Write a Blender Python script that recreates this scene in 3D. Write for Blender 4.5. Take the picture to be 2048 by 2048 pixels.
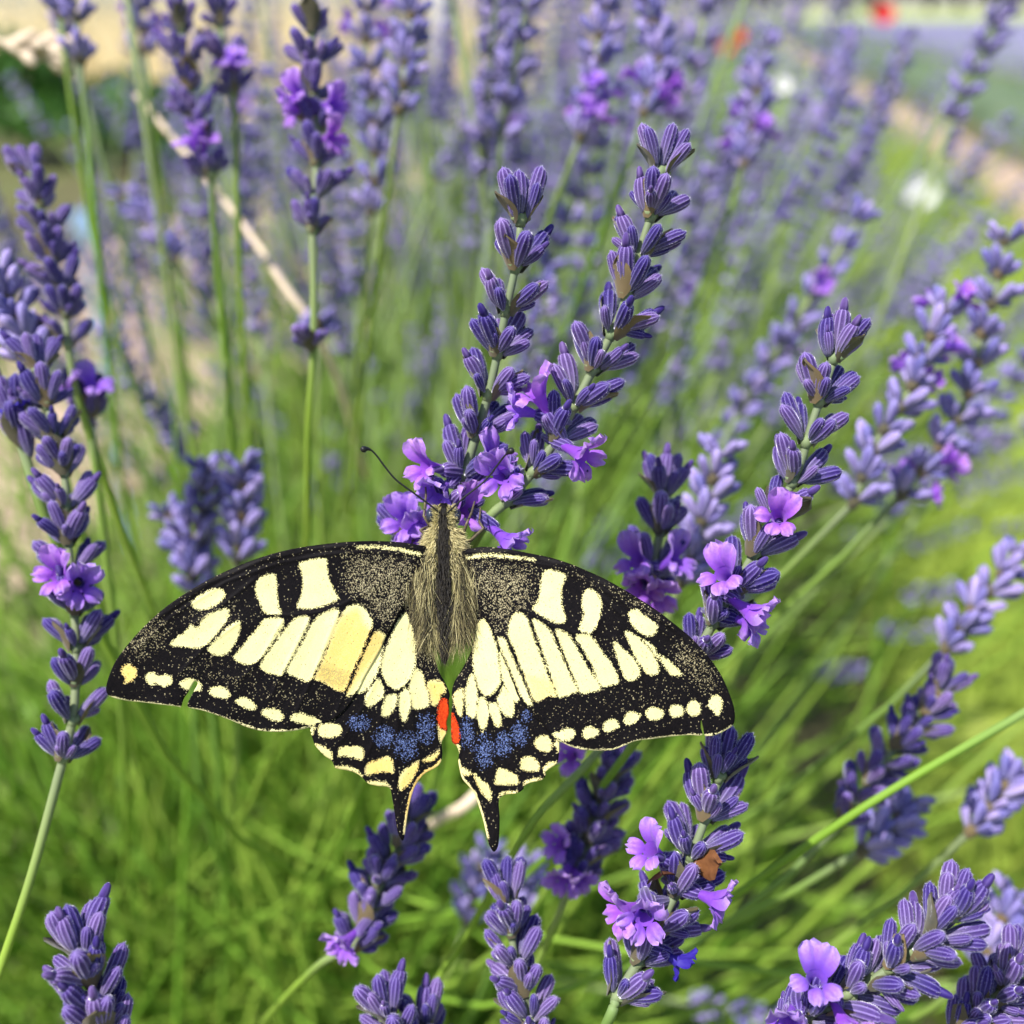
import bpy, math, random
import numpy as np
from mathutils import Vector, Matrix, Quaternion
from mathutils.geometry import delaunay_2d_cdt

for o in list(bpy.data.objects):
    bpy.data.objects.remove(o)
scene = bpy.context.scene
col = scene.collection
rng = random.Random(7)
nrng = np.random.default_rng(11)

# ------------------------------------------------------------------ camera
CAM_H = 0.56
PITCH = math.radians(24.2)
FPX = 2196.0                      # focal length in photograph pixels (2048 wide)
FOCUS = 0.126
cam_pos = Vector((0, 0, CAM_H))
fwd = Vector((0, math.cos(PITCH), -math.sin(PITCH)))
upv = Vector((0, math.sin(PITCH), math.cos(PITCH)))
rgt = Vector((1, 0, 0))
cd = bpy.data.cameras.new('camera')
cam = bpy.data.objects.new('camera', cd)
col.objects.link(cam)
cam.location = cam_pos
cam.rotation_euler = (math.pi / 2 - PITCH, 0, 0)
cd.sensor_width = 36
cd.lens = 36 * FPX / 2048
cd.clip_start = 0.005
cd.clip_end = 2000
cd.dof.use_dof = True
cd.dof.focus_distance = FOCUS
cd.dof.aperture_fstop = cd.lens / 2.7     # entrance pupil about 2.7 mm, as in a telephone
scene.camera = cam

# ------------------------------------------------------------------ sky, sun, exposure
SUN = Vector((-0.42, -0.34, 0.84)).normalized()
w = bpy.data.worlds.new('World')
scene.world = w
w.use_nodes = True
nt = w.node_tree
sky = nt.nodes.new('ShaderNodeTexSky')
sky.sky_type = 'NISHITA'
sky.sun_disc = False
sky.sun_elevation = math.asin(SUN.z)
sky.sun_rotation = math.atan2(SUN.x, SUN.y)
nt.links.new(sky.outputs[0], nt.nodes['Background'].inputs[0])
nt.nodes['Background'].inputs[1].default_value = 0.11
sl = bpy.data.lights.new('sun', 'SUN')
sl.energy = 4.6
sl.angle = math.radians(0.53)
sl.color = (1.0, 0.95, 0.88)
so = bpy.data.objects.new('sun', sl)
so.rotation_euler = SUN.to_track_quat('Z', 'Y').to_euler()
so.location = (0, 0, 30)
col.objects.link(so)
vs = scene.view_settings
vs.view_transform = 'Standard'
vs.look = 'None'
vs.exposure = 0.66
vs.gamma = 1
vs.use_curve_mapping = False
scene.cycles.max_bounces = 4
scene.cycles.diffuse_bounces = 2
scene.cycles.glossy_bounces = 2
scene.cycles.caustics_reflective = False
scene.cycles.caustics_refractive = False
scene.cycles.adaptive_threshold = 0.02
scene.cycles.transparent_max_bounces = 4

# ------------------------------------------------------------------ helpers
KO = 2048 / 1932.0


def P(px, py, d):
    return cam_pos + fwd * d + rgt * ((px - 1024) / FPX * d) + upv * (-(py - 1024) / FPX * d)


def PO(x, y, d):
    return P(x * KO, y * KO, d)


def proj(p):
    q = Vector(p) - cam_pos
    d = q.dot(fwd)
    if d < 1e-4:
        return None
    return 1024 + q.dot(rgt) / d * FPX, 1024 - q.dot(upv) / d * FPX, d


def tag(o, label=None, cat=None, group=None, kind=None):
    if label: o['label'] = label
    if cat: o['category'] = cat
    if group: o['group'] = group
    if kind: o['kind'] = kind
    return o


def link(name, data, parent=None, mat=None, M=None):
    o = bpy.data.objects.new(name, data)
    col.objects.link(o)
    if parent is not None:
        o.parent = parent
    if M is not None:
        o.matrix_basis = M
    if mat is not None and data is not None and not data.materials:
        data.materials.append(mat)
    return o


def empty(name, loc, M=None):
    o = bpy.data.objects.new(name, None)
    col.objects.link(o)
    o.empty_display_size = 0.005
    if M is not None:
        o.matrix_basis = M
    else:
        o.location = loc
    return o


def tris_of(F):
    out = []
    for f in F:
        for k in range(1, len(f) - 1):
            out.append((f[0], f[k], f[k + 1]))
    return out


def npmesh(name, V, T, attrs=None, mats=None, midx=None, smooth=True):
    V = np.asarray(V, dtype=np.float32).reshape(-1, 3)
    T = np.asarray(T, dtype=np.int32).reshape(-1, 3)
    me = bpy.data.meshes.new(name)
    me.vertices.add(len(V))
    me.vertices.foreach_set('co', V.ravel())
    me.loops.add(T.size)
    me.loops.foreach_set('vertex_index', T.ravel())
    me.polygons.add(len(T))
    me.polygons.foreach_set('loop_start', np.arange(0, T.size, 3, dtype=np.int32))
    me.polygons.foreach_set('loop_total', np.full(len(T), 3, dtype=np.int32))
    if midx is not None:
        me.polygons.foreach_set('material_index', np.asarray(midx, dtype=np.int32))
    me.polygons.foreach_set('use_smooth', np.full(len(T), smooth, dtype=bool))
    me.update(calc_edges=True)
    for k, v in (attrs or {}).items():
        v = np.asarray(v, dtype=np.float32)
        if v.ndim == 1:
            a = me.attributes.new(k, 'FLOAT', 'POINT')
            a.data.foreach_set('value', v)
        else:
            a = me.attributes.new(k, 'FLOAT_COLOR', 'POINT')
            a.data.foreach_set('color', np.concatenate([v, np.ones((len(v), 1), np.float32)], 1).ravel())
    for m in mats or []:
        me.materials.append(m)
    return me


class MB:
    """collects triangles, per-vertex attributes and material indices"""
    def __init__(self):
        self.V, self.T, self.A, self.M, self.n = [], [], {}, [], 0

    def add(self, V, T, mi=0, **attrs):
        V = np.asarray(V, float).reshape(-1, 3)
        T = np.asarray(T, int).reshape(-1, 3)
        for k in attrs:
            if k not in self.A:
                self.A[k] = [np.zeros(self.n)] if self.n else []
        for k in self.A:
            a = attrs.get(k, 0.0)
            self.A[k].append(np.full(len(V), a, float) if np.isscalar(a) else np.asarray(a, float))
        self.V.append(V)
        self.T.append(T + self.n)
        self.M.append(np.full(len(T), mi))
        self.n += len(V)

    def mesh(self, name, mats, smooth=True):
        return npmesh(name, np.concatenate(self.V), np.concatenate(self.T),
                      {k: np.concatenate(v) for k, v in self.A.items()}, mats, np.concatenate(self.M), smooth)


def xf(V, M):
    M = np.array(M)
    return V @ M[:3, :3].T + M[:3, 3]


def frame(p, z, roll=0.0, s=1.0):
    q = Vector(z).normalized().to_track_quat('Z', 'Y')
    return Matrix.Translation(p) @ (q @ Quaternion((0, 0, 1), roll)).to_matrix().to_4x4() @ Matrix.Scale(s, 4)


def grid_tris(nr, nc, closed):
    T = []
    for i in range(nr - 1):
        for j in range(nc if closed else nc - 1):
            a, b = i * nc + j, i * nc + (j + 1) % nc
            c, d = a + nc, b + nc
            T += [(a, b, d), (a, d, c)]
    return T


def tube(pts, radii, seg=7, cap=True, flat=1.0):
    pts = [Vector(p) for p in pts]
    n = len(pts)
    V = []
    ref = Vector((0.31, 0.77, 0.55))
    for i, p in enumerate(pts):
        t = (pts[min(i + 1, n - 1)] - pts[max(i - 1, 0)]).normalized()
        a = t.cross(ref)
        if a.length < 1e-4:
            a = t.cross(Vector((1, 0, 0)))
        a.normalize()
        ref2 = a.cross(t)
        b = ref2.normalized()
        r = radii[i] if hasattr(radii, '__len__') else radii
        for k in range(seg):
            an = 2 * math.pi * k / seg
            V.append(p + a * (math.cos(an) * r) + b * (math.sin(an) * r * flat))
    T = grid_tris(n, seg, True)
    if cap:
        V.append(pts[0]); V.append(pts[-1])
        for k in range(seg):
            T.append((n * seg, (k + 1) % seg, k))
            T.append((n * seg + 1, (n - 1) * seg + k, (n - 1) * seg + (k + 1) % seg))
    return np.array([tuple(v) for v in V]), np.array(T)


def catmull(pts, n):
    pts = [Vector(p) for p in pts]
    q = [pts[0] * 2 - pts[1]] + pts + [pts[-1] * 2 - pts[-2]]
    out = []
    m = len(pts) - 1
    for i in range(n):
        t = i / (n - 1) * m
        k = min(int(t), m - 1)
        f = t - k
        a, b, c, d = q[k], q[k + 1], q[k + 2], q[k + 3]
        out.append(0.5 * ((2 * b) + (c - a) * f + (2 * a - 5 * b + 4 * c - d) * f * f + (3 * b - a - 3 * c + d) * f ** 3))
    return out


def bez(a, b, c, d, n):
    return [a * (1 - t) ** 3 + b * 3 * t * (1 - t) ** 2 + c * 3 * t * t * (1 - t) + d * t ** 3 for t in [i / (n - 1) for i in range(n)]]


class Nodes:
    def __init__(self, name):
        self.m = bpy.data.materials.new(name)
        self.m.use_nodes = True
        self.t = self.m.node_tree
        self.b = self.t.nodes['Principled BSDF']
        self.o = self.t.nodes['Material Output']

    def n(self, typ, **k):
        x = self.t.nodes.new(typ)
        for a, v in k.items():
            setattr(x, a, v)
        return x

    def l(self, a, b):
        self.t.links.new(a, b)

    def attr(self, name):
        return self.n('ShaderNodeAttribute', attribute_name=name)

    def math(self, op, a, b=None, c=None):
        x = self.n('ShaderNodeMath', operation=op)
        for i, v in enumerate((a, b, c)):
            if v is None: continue
            if isinstance(v, (int, float)): x.inputs[i].default_value = v
            else: self.l(v, x.inputs[i])
        return x.outputs[0]

    def mix(self, fac, a, b, blend='MIX'):
        x = self.n('ShaderNodeMix', data_type='RGBA', blend_type=blend)
        for i, v in ((0, fac), (6, a), (7, b)):
            if isinstance(v, (int, float)): x.inputs[i].default_value = v
            elif isinstance(v, tuple): x.inputs[i].default_value = (*v, 1)
            else: self.l(v, x.inputs[i])
        return x.outputs[2]

    def noise(self, scale, detail=2, coord='Object', vec=None):
        x = self.n('ShaderNodeTexNoise')
        x.inputs['Scale'].default_value = scale
        x.inputs['Detail'].default_value = detail
        if vec is None:
            vec = self.n('ShaderNodeTexCoord').outputs[coord]
        self.l(vec, x.inputs['Vector'])
        return x

    def ramp(self, fac, stops):
        x = self.n('ShaderNodeValToRGB')
        e = x.color_ramp.elements
        while len(e) < len(stops): e.new(0.5)
        for i, (p, c) in enumerate(stops):
            e[i].position = p
            e[i].color = (*c, 1)
        self.l(fac, x.inputs[0])
        return x.outputs[0]

    def set(self, **k):
        names = {'rough': 'Roughness', 'spec': 'Specular IOR Level', 'sheen': 'Sheen Weight', 'sheenr': 'Sheen Roughness'}
        for a, v in k.items():
            self.b.inputs[names[a]].default_value = v

    def base(self, c):
        if isinstance(c, tuple): self.b.inputs['Base Color'].default_value = (*c, 1)
        else: self.l(c, self.b.inputs['Base Color'])

    def translucent(self, colr, fac):
        t = self.n('ShaderNodeBsdfTranslucent')
        if isinstance(colr, tuple): t.inputs[0].default_value = (*colr, 1)
        else: self.l(colr, t.inputs[0])
        mx = self.n('ShaderNodeMixShader')
        if isinstance(fac, (int, float)): mx.inputs[0].default_value = fac
        else: self.l(fac, mx.inputs[0])
        self.l(self.b.outputs[0], mx.inputs[1])
        self.l(t.outputs[0], mx.inputs[2])
        self.l(mx.outputs[0], self.o.inputs[0])

    def rnd(self):
        """per-object random plus the joined meshes' own per-piece random"""
        oi = self.n('ShaderNodeObjectInfo')
        return self.math('FRACT', self.math('ADD', oi.outputs['Random'], self.attr('rnd').outputs['Fac']))

    def bump(self, h, strength, dist):
        x = self.n('ShaderNodeBump')
        x.inputs['Strength'].default_value = strength
        x.inputs['Distance'].default_value = dist
        self.l(h, x.inputs['Height'])
        self.l(x.outputs[0], self.b.inputs['Normal'])


# ------------------------------------------------------------------ materials
def mat_bud(name, dark, mid, pale, sheen=0.6):
    N = Nodes(name)
    r = N.rnd()
    ns = N.noise(2600, 2)
    c = N.mix(N.attr('ridge').outputs['Fac'], dark, pale)
    c = N.mix(N.math('MULTIPLY', ns.outputs['Fac'], 0.55), c, mid)
    c = N.mix(N.math('MULTIPLY', N.math('POWER', N.math('SUBTRACT', 1.0, N.attr('t').outputs['Fac']), 2.5), 0.55), c, (0.27, 0.27, 0.30))
    hs = N.n('ShaderNodeHueSaturation')
    N.l(N.math('MULTIPLY_ADD', r, 0.035, 0.483), hs.inputs['Hue'])
    N.l(N.math('MULTIPLY_ADD', r, -0.25, 1.08), hs.inputs['Saturation'])
    N.l(N.math('MULTIPLY_ADD', r, 0.5, 0.8), hs.inputs['Value'])
    N.l(c, hs.inputs['Color'])
    N.base(hs.outputs[0])
    N.set(rough=0.75, spec=0.25, sheen=sheen, sheenr=0.3)
    N.b.inputs['Sheen Tint'].default_value = (0.86, 0.84, 1, 1)
    return N.m


M_BUD = mat_bud('lavender_calyx', (0.026, 0.010, 0.098), (0.088, 0.036, 0.27), (0.25, 0.185, 0.50), 0.8)
M_FAR = mat_bud('lavender_calyx_soft', (0.085, 0.058, 0.25), (0.18, 0.135, 0.43), (0.36, 0.32, 0.64), 0.0)

N = Nodes('calyx_hair'); N.base((0.62, 0.60, 0.80)); N.set(rough=0.6, spec=0.3); N.translucent((0.6, 0.58, 0.8), 0.4); M_HAIR = N.m

N = Nodes('corolla')
tt = N.attr('t').outputs['Fac']
c = N.ramp(tt, [(0.0, (0.20, 0.045, 0.55)), (0.45, (0.30, 0.10, 0.70)), (0.72, (0.46, 0.22, 0.82)), (1.0, (0.66, 0.45, 0.90))])
hs = N.n('ShaderNodeHueSaturation')
N.l(N.math('MULTIPLY_ADD', N.rnd(), 0.05, 0.48), hs.inputs['Hue'])
N.l(c, hs.inputs['Color'])
nz = N.noise(2600, 3)
c2 = N.mix(N.math('MULTIPLY', N.math('POWER', nz.outputs['Fac'], 2.0), 1.1), hs.outputs[0], (0.30, 0.09, 0.70))
N.base(c2); N.set(rough=0.55, spec=0.3, sheen=0.2); N.translucent(c2, 0.38)
M_COR = N.m

N = Nodes('bract')
r = N.rnd()
nz = N.noise(900, 3)
c = N.mix(nz.outputs['Fac'], (0.035, 0.04, 0.025), (0.15, 0.13, 0.075))
c = N.mix(N.math('MULTIPLY', N.math('POWER', r, 2.0), 0.7), c, (0.22, 0.15, 0.065))
N.base(c); N.set(rough=0.7, spec=0.2, sheen=0.3); N.translucent((0.25, 0.2, 0.08), 0.15)
M_BRACT = N.m

N = Nodes('withered_leaf')
nz = N.noise(1200, 3)
N.base(N.mix(nz.outputs['Fac'], (0.06, 0.022, 0.008), (0.24, 0.10, 0.035))); N.set(rough=0.6, spec=0.3)
M_DEAD = N.m


def mat_stem(name, a, b, cgrey, tr=0.0):
    N = Nodes(name)
    r = N.rnd()
    nz = N.noise(160, 2)
    c = N.mix(r, a, b)
    c = N.mix(N.math('MULTIPLY', nz.outputs['Fac'], 0.4), c, (a[0] * 0.6, a[1] * 0.7, a[2] * 0.7))
    c = N.mix(N.math('MULTIPLY', N.attr('t').outputs['Fac'], 0.75), c, cgrey)
    N.base(c); N.set(rough=0.6, spec=0.3)
    if tr: N.translucent(c, tr)
    return N.m


M_STEM = mat_stem('lavender_stem', (0.18, 0.36, 0.030), (0.34, 0.47, 0.065), (0.23, 0.25, 0.19), 0.16)
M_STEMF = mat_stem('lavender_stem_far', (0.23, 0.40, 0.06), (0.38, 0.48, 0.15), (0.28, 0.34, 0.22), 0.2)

N = Nodes('lavender_leaf')
c = N.mix(N.rnd(), (0.075, 0.20, 0.012), (0.22, 0.38, 0.030))
nz = N.noise(25, 2)
c = N.mix(N.math('MULTIPLY', nz.outputs['Fac'], 0.5), c, (0.03, 0.075, 0.012))
N.base(c); N.set(rough=0.5, spec=0.35); N.translucent(c, 0.2)
M_LEAF = N.m

N = Nodes('grass_blade')
c = N.mix(N.rnd(), (0.20, 0.32, 0.03), (0.36, 0.42, 0.07))
N.base(c); N.set(rough=0.55, spec=0.3); N.translucent(c, 0.3)
M_GRASS = N.m

N = Nodes('straw')
c = N.mix(N.rnd(), (0.72, 0.60, 0.34), (0.88, 0.78, 0.54))
N.base(c); N.set(rough=0.7, spec=0.2); N.translucent(c, 0.2)
M_STRAW = N.m
N = Nodes('dry_stalk')
nz = N.noise(300, 2)
N.base(N.mix(nz.outputs['Fac'], (0.58, 0.45, 0.31), (0.78, 0.65, 0.50))); N.set(rough=0.6, spec=0.3)
M_STALK = N.m


def mat_ground(name, stops, s1, s2):
    N = Nodes(name)
    a = N.noise(s1, 6)
    b = N.noise(s2, 4)
    f = N.math('MULTIPLY_ADD', a.outputs['Fac'], 0.6, N.math('MULTIPLY', b.outputs['Fac'], 0.4))
    N.base(N.ramp(f, stops)); N.set(rough=0.9, spec=0.1)
    N.bump(b.outputs['Fac'], 0.6, 0.02)
    return N.m


M_GROUND = mat_ground('ground_soil', [(0.3, (0.055, 0.05, 0.028)), (0.5, (0.13, 0.12, 0.06)), (0.62, (0.12, 0.17, 0.045)), (0.75, (0.24, 0.19, 0.12))], 3.0, 45)
M_PATH = mat_ground('path_turf', [(0.3, (0.16, 0.25, 0.03)), (0.55, (0.27, 0.36, 0.05)), (0.75, (0.36, 0.40, 0.11))], 4.0, 60)
M_SOIL = mat_ground('dry_soil', [(0.3, (0.30, 0.21, 0.15)), (0.55, (0.44, 0.33, 0.24)), (0.75, (0.55, 0.44, 0.34))], 4.0, 50)
M_FIELD = mat_ground('stubble', [(0.3, (0.50, 0.42, 0.22)), (0.55, (0.66, 0.55, 0.32)), (0.75, (0.72, 0.64, 0.42))], 1.5, 20)
M_MEADOW = mat_ground('meadow_green', [(0.3, (0.30, 0.40, 0.12)), (0.6, (0.45, 0.50, 0.20)), (0.8, (0.55, 0.52, 0.28))], 0.4, 4)

# ------------------------------------------------------------------ setting: ground, path, field
ROW_A = math.radians(11)
rowdir = Vector((math.sin(ROW_A), math.cos(ROW_A), 0))
rowside = Vector((math.cos(ROW_A), -math.sin(ROW_A), 0))
BUSH = Vector((-0.09, 0.34, 0.0))


def RS(s, off, z=0.0):
    return BUSH + rowdir * s + rowside * off + Vector((0, 0, z))


def strip(name, s0, s1, o0, o1, z, mat, ns=40, no=6, amp=0.004, kind='structure'):
    V, T = [], []
    for i in range(ns):
        f = (i / (ns - 1)) ** 2.2
        for j in range(no):
            p = RS(s0 + (s1 - s0) * f, o0 + (o1 - o0) * j / (no - 1), z)
            if 0 < j < no - 1:
                p.z += rng.uniform(0, amp)
            else:
                p += rowside * rng.uniform(-0.04, 0.04)
            V.append(tuple(p))
    o = link(name, npmesh(name, V, grid_tris(ns, no, False), mats=[mat]))
    # faces must look up
    if o.data.polygons[0].normal.z < 0:
        o.data.flip_normals()
    o['kind'] = kind
    return o


g = 400.0
link('ground', npmesh('ground', [(-g, -g, 0), (g, -g, 0), (g, g, 0), (-g, g, 0)], [(0, 1, 2), (0, 2, 3)], mats=[M_GROUND]))['kind'] = 'structure'
strip('path', -2.5, 45, 0.30, 1.02, 0.004, M_PATH)
strip('soil_strip', -2.5, 45, 1.0, 1.28, 0.009, M_SOIL)
strip('soil_path', -2.5, 12, -1.5, -0.55, 0.004, M_SOIL)
strip('field', 6.5, 120, -60, -1.6, 0.006, M_FIELD, 40, 12)
mw = strip('meadow', 60, 260, -12, 170, 0.012, M_MEADOW, 24, 12)
for v in mw.data.vertices:
    v.co.z += 1.05 * min(1.0, max(0.0, ((v.co - BUSH).dot(rowdir) - 60) / 45))


def blades(name, n, place, h0, h1, wd, mat, lean=0.35, label=None, cat=None):
    mb = []
    V = np.zeros((n * 5, 3)); R = np.zeros(n * 5)
    T = np.zeros((n * 3, 3), int)
    for i in range(n):
        p = place()
        h = rng.uniform(h0, h1); a = rng.uniform(0, 6.283); b = rng.uniform(0, 6.283)
        l = rng.uniform(0.05, lean) * h
        d = np.array((math.cos(a), math.sin(a), 0)) * wd * 0.5 * rng.uniform(0.7, 1.3)
        e = np.array((math.cos(b), math.sin(b), 0)) * l
        p = np.array(p)
        V[i * 5:i * 5 + 5] = [p - d, p + d, p + d * 0.8 + e * 0.35 + (0, 0, h * 0.55), p - d * 0.8 + e * 0.35 + (0, 0, h * 0.55), p + e + (0, 0, h)]
        R[i * 5:i * 5 + 5] = rng.random()
        k = i * 5
        T[i * 3:i * 3 + 3] = [(k, k + 1, k + 2), (k, k + 2, k + 3), (k + 3, k + 2, k + 4)]
    o = link(name, npmesh(name, V, T, {'rnd': R}, [mat]))
    tag(o, label, cat, kind='stuff')
    return o


blades('path_grass', 11000, lambda: RS(-0.6 + 9 * rng.random() ** 2, rng.uniform(0.27, 1.03), 0.004), 0.03, 0.085, 0.005, M_GRASS,
       0.8, 'short yellow green grass covering the path beside the lavender row', 'grass')
blades('dry_grass', 16000, lambda: RS(7.0 + 45 * rng.random() ** 2, -1.8 - 26 * rng.random() ** 1.6, 0.006), 0.45, 0.95, 0.016, M_STRAW,
       0.5, 'tall pale dry grass standing in the field beyond the lavender', 'grass')

# ------------------------------------------------------------------ lavender pieces
BL = 0.0052      # calyx length


def bud_shape(seg, rows, ribs, rib_amp, bend, fat):
    V, ridge, t_ = [], [], []
    for i in range(rows):
        t = i / (rows - 1)
        if t < 0.72:
            r = 0.28 + 0.72 * math.sin(min(1, t / 0.6) * math.pi / 2) ** 0.9
        else:
            q = (t - 0.72) / 0.28
            r = 1.0 * math.sqrt(max(0.0, 1 - q ** 2.3)) * 0.98 + 0.02
        r *= 0.00084 * fat
        for k in range(seg):
            a = 2 * math.pi * k / seg
            w_ = math.cos(ribs * a)
            rr = r * (1 + rib_amp * w_ * math.sin(math.pi * min(1, t * 1.02)) ** 0.5) if i < rows - 1 else r
            z = t * BL
            V.append((rr * math.cos(a) + bend * BL * t * t, rr * math.sin(a), z))
            ridge.append(max(0, w_) ** 2.2 * 0.9 + 0.5 * max(0.0, t - 0.9) / 0.1)
            t_.append(t)
    T = grid_tris(rows, seg, True)
    n = len(V)
    V.append((bend * BL, 0, BL * 1.0)); ridge.append(0.8); t_.append(1)
    V.append((0, 0, 0)); ridge.append(0.3); t_.append(0)
    for k in range(seg):
        T.append((n, (rows - 1) * seg + k, (rows - 1) * seg + (k + 1) % seg))
        T.append((n + 1, (k + 1) % seg, k))
    return np.array(V), np.array(T), np.array(ridge), np.array(t_)


def near_bud(i):
    seg, rows = 40, 11
    V, T, ridge, t_ = bud_shape(seg, rows, 10, 0.10, (-0.10, 0.02, 0.10, 0.16)[i % 4], (0.92, 1.08, 1.0, 1.15)[i % 4])
    mb = MB()
    # small teeth and closed corolla tip peeping from the mouth
    mb.add(V, T, 0, ridge=ridge, t=t_)
    if i == 3:                                 # folded corolla peeping from the mouth
        bx = V[-2][0]
        tv_, tt_ = tube([(bx * 0.8, 0, BL * 0.90), (bx * 1.05, 0, BL * 1.06), (bx * 1.2, 0, BL * 1.17), (bx * 1.25, 0, BL * 1.22)], [0.00056, 0.00050, 0.00036, 0.00012], 12)
        mb.add(tv_, tt_, 0, ridge=np.tile([0.02, 0.3, 0.02], 99)[:len(tv_)], t=0.95)
    R = random.Random(i)
    HV, HT = [], []
    cen = V[:seg * rows].reshape(rows, seg, 3).mean(1)
    for h in range(420):
        a = R.randrange(1, rows - 1); b = R.choice(range(0, seg, 4)) if R.random() < 0.7 else R.randrange(seg)
        p = V[a * seg + b] * 1.0
        q = V[min(a + 1, rows - 1) * seg + b]
        p = p + (q - p) * R.random()
        nrm = p - cen[a]; nrm = nrm / (np.linalg.norm(nrm) + 1e-9)
        ln = R.uniform(0.00012, 0.00032)
        d = nrm + np.array((R.uniform(-.5, .5), R.uniform(-.5, .5), R.uniform(0.1, 0.9)))
        d = d / np.linalg.norm(d) * ln
        sd = np.cross(d, (R.uniform(-1, 1), R.uniform(-1, 1), R.uniform(-1, 1)))
        sd = sd / (np.linalg.norm(sd) + 1e-9) * 0.000015
        k = len(HV)
        HV += [p - sd, p + sd, p + d]
        HT.append((k, k + 1, k + 2))
    mb.add(HV, HT, 1, ridge=1.0, t=0.5)
    return mb.mesh('bud', [M_BUD, M_HAIR])


BUDS = [near_bud(i) for i in range(4)]
LV, LT, LR, LTT = bud_shape(8, 6, 4, 0.16, 0.06, 1.08)
QV = np.array([(0, 0, 0), (0, 0, BL)] + [(0.00105 * math.cos(a), 0.00105 * math.sin(a), BL * 0.55) for a in (0, 1.571, 3.142, 4.712)])
QT = np.array([(0, 3, 2), (0, 4, 3), (0, 5, 4), (0, 2, 5), (1, 2, 3), (1, 3, 4), (1, 4, 5), (1, 5, 2)])
QR = np.array([0.2, 0.7, 0.2, 0.8, 0.2, 0.8]); QTT = np.array([0, 1, .6, .6, .6, .6])


def corolla(i, rows=8, cols=9):
    R = random.Random(100 + i)
    mb = MB()
    # tube
    pts = [(0, 0, z) for z in (0, 0.0012, 0.0024, 0.0032)]
    V, T = tube(pts, [0.0005, 0.0006, 0.0008, 0.0012], 12, cap=False)
    mb.add(V, T, 0, t=np.linspace(0.0, 0.35, len(V)))
    lobes = [(math.pi / 2 - 0.42, 0.0034, 0.00155), (math.pi / 2 + 0.42, 0.0034, 0.00155),
             (math.pi * 1.5, 0.0027, 0.00115), (math.pi * 1.5 - 1.0, 0.0027, 0.00115), (math.pi * 1.5 + 1.0, 0.0027, 0.00115)]
    for a, l, wd in lobes:
        a += R.uniform(-.1, .1)
        up = math.sin(a) > 0
        b1 = R.uniform(0.75, 1.15) if up else R.uniform(1.5, 2.0)
        rad, z = 0.00105, 0.0031
        ph = R.uniform(0, 6)
        V, tv = [], []
        for r_ in range(rows):
            u = r_ / (rows - 1)
            th = 0.25 + b1 * u
            if r_:
                rad += l / (rows - 1) * math.sin(th); z += l / (rows - 1) * math.cos(th)
            ww = wd * (0.62 + 0.62 * math.sin(math.pi * (0.12 + 0.62 * u))) * (1 if u < 0.75 else math.sqrt(max(0.0, 1 - ((u - 0.75) / 0.27) ** 2)) * 0.85 + 0.15) * 0.78
            for c_ in range(cols):
                v = c_ / (cols - 1) * 2 - 1
                off = ww * v
                nz_ = 0.00042 * u * math.sin(5.5 * v + ph) - 0.00035 * v * v * (1 - 0.3 * u) * (-1 if up else 1)
                rr = rad - nz_ * math.cos(th); zz = z + nz_ * math.sin(th) + R.uniform(-1, 1) * 0.00016 * u
                V.append((rr * math.cos(a) - off * math.sin(a), rr * math.sin(a) + off * math.cos(a), zz))
                tv.append(0.35 + 0.65 * u)
        mb.add(V, grid_tris(rows, cols, False), 0, t=tv)
    return mb.mesh('flower', [M_COR])


CORS = [corolla(i) for i in range(5)]
N = Nodes('corolla_fading'); N.base((0.035, 0.02, 0.30)); N.set(rough=0.6, spec=0.3); N.translucent((0.035, 0.02, 0.30), 0.2)
COR_BLUE = corolla(9); COR_BLUE.materials.clear(); COR_BLUE.materials.append(N.m)


def bract_mesh(i, mat, curl=0.0):
    R = random.Random(40 + i)
    V = []
    rows, cols = 6, 7
    L_, W_ = 0.0034, 0.0021
    for r_ in range(rows):
        u = r_ / (rows - 1)
        ww = W_ * (math.sin(math.pi * (0.12 + 0.88 * u ** 0.75)) ** 0.8 * 0.95 + 0.03)
        for c_ in range(cols):
            v = c_ / (cols - 1) * 2 - 1
            th = v * 1.0
            rad = 0.0007 + 0.0016 * u + curl * 0.002 * u * u
            an = th * ww / W_ * 0.95
            V.append((rad * math.cos(an), rad * math.sin(an) * 1.05 + 0, L_ * u * (1 - 0.35 * curl) - 0.0004 + 0.00018 * math.sin(5 * v + i) * u))
    n = len(V)
    T = grid_tris(rows, cols, False)
    V2 = [(x * 0.965, y * 0.965, z) for x, y, z in V]
    T2 = [(a + n, c + n, b + n) for a, b, c in T]
    return npmesh('bract', V + V2, T + T2, mats=[mat])


BRACTS = [bract_mesh(i, M_BRACT, c) for i, c in enumerate((0.0, 0.35, 0.15))]
DEADB = bract_mesh(7, M_DEAD, 1.4)


def node_mesh():
    mb = MB()
    V, T = tube([(0, 0, -0.0008), (0, 0, 0), (0, 0, 0.0007)], [0.00055, 0.00072, 0.00055], 10)
    mb.add(V, T, 0, t=0.9)
    for s in (0, math.pi):
        V, T = tube([(0, 0, -0.0002), (0.0009 * math.cos(s), 0.0009 * math.sin(s), 0.0005)], [0.0005, 0.0006], 8)
        mb.add(V, T, 0, t=0.9)
    return mb.mesh('whorl', [M_STEM])


NODE = node_mesh()


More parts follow.
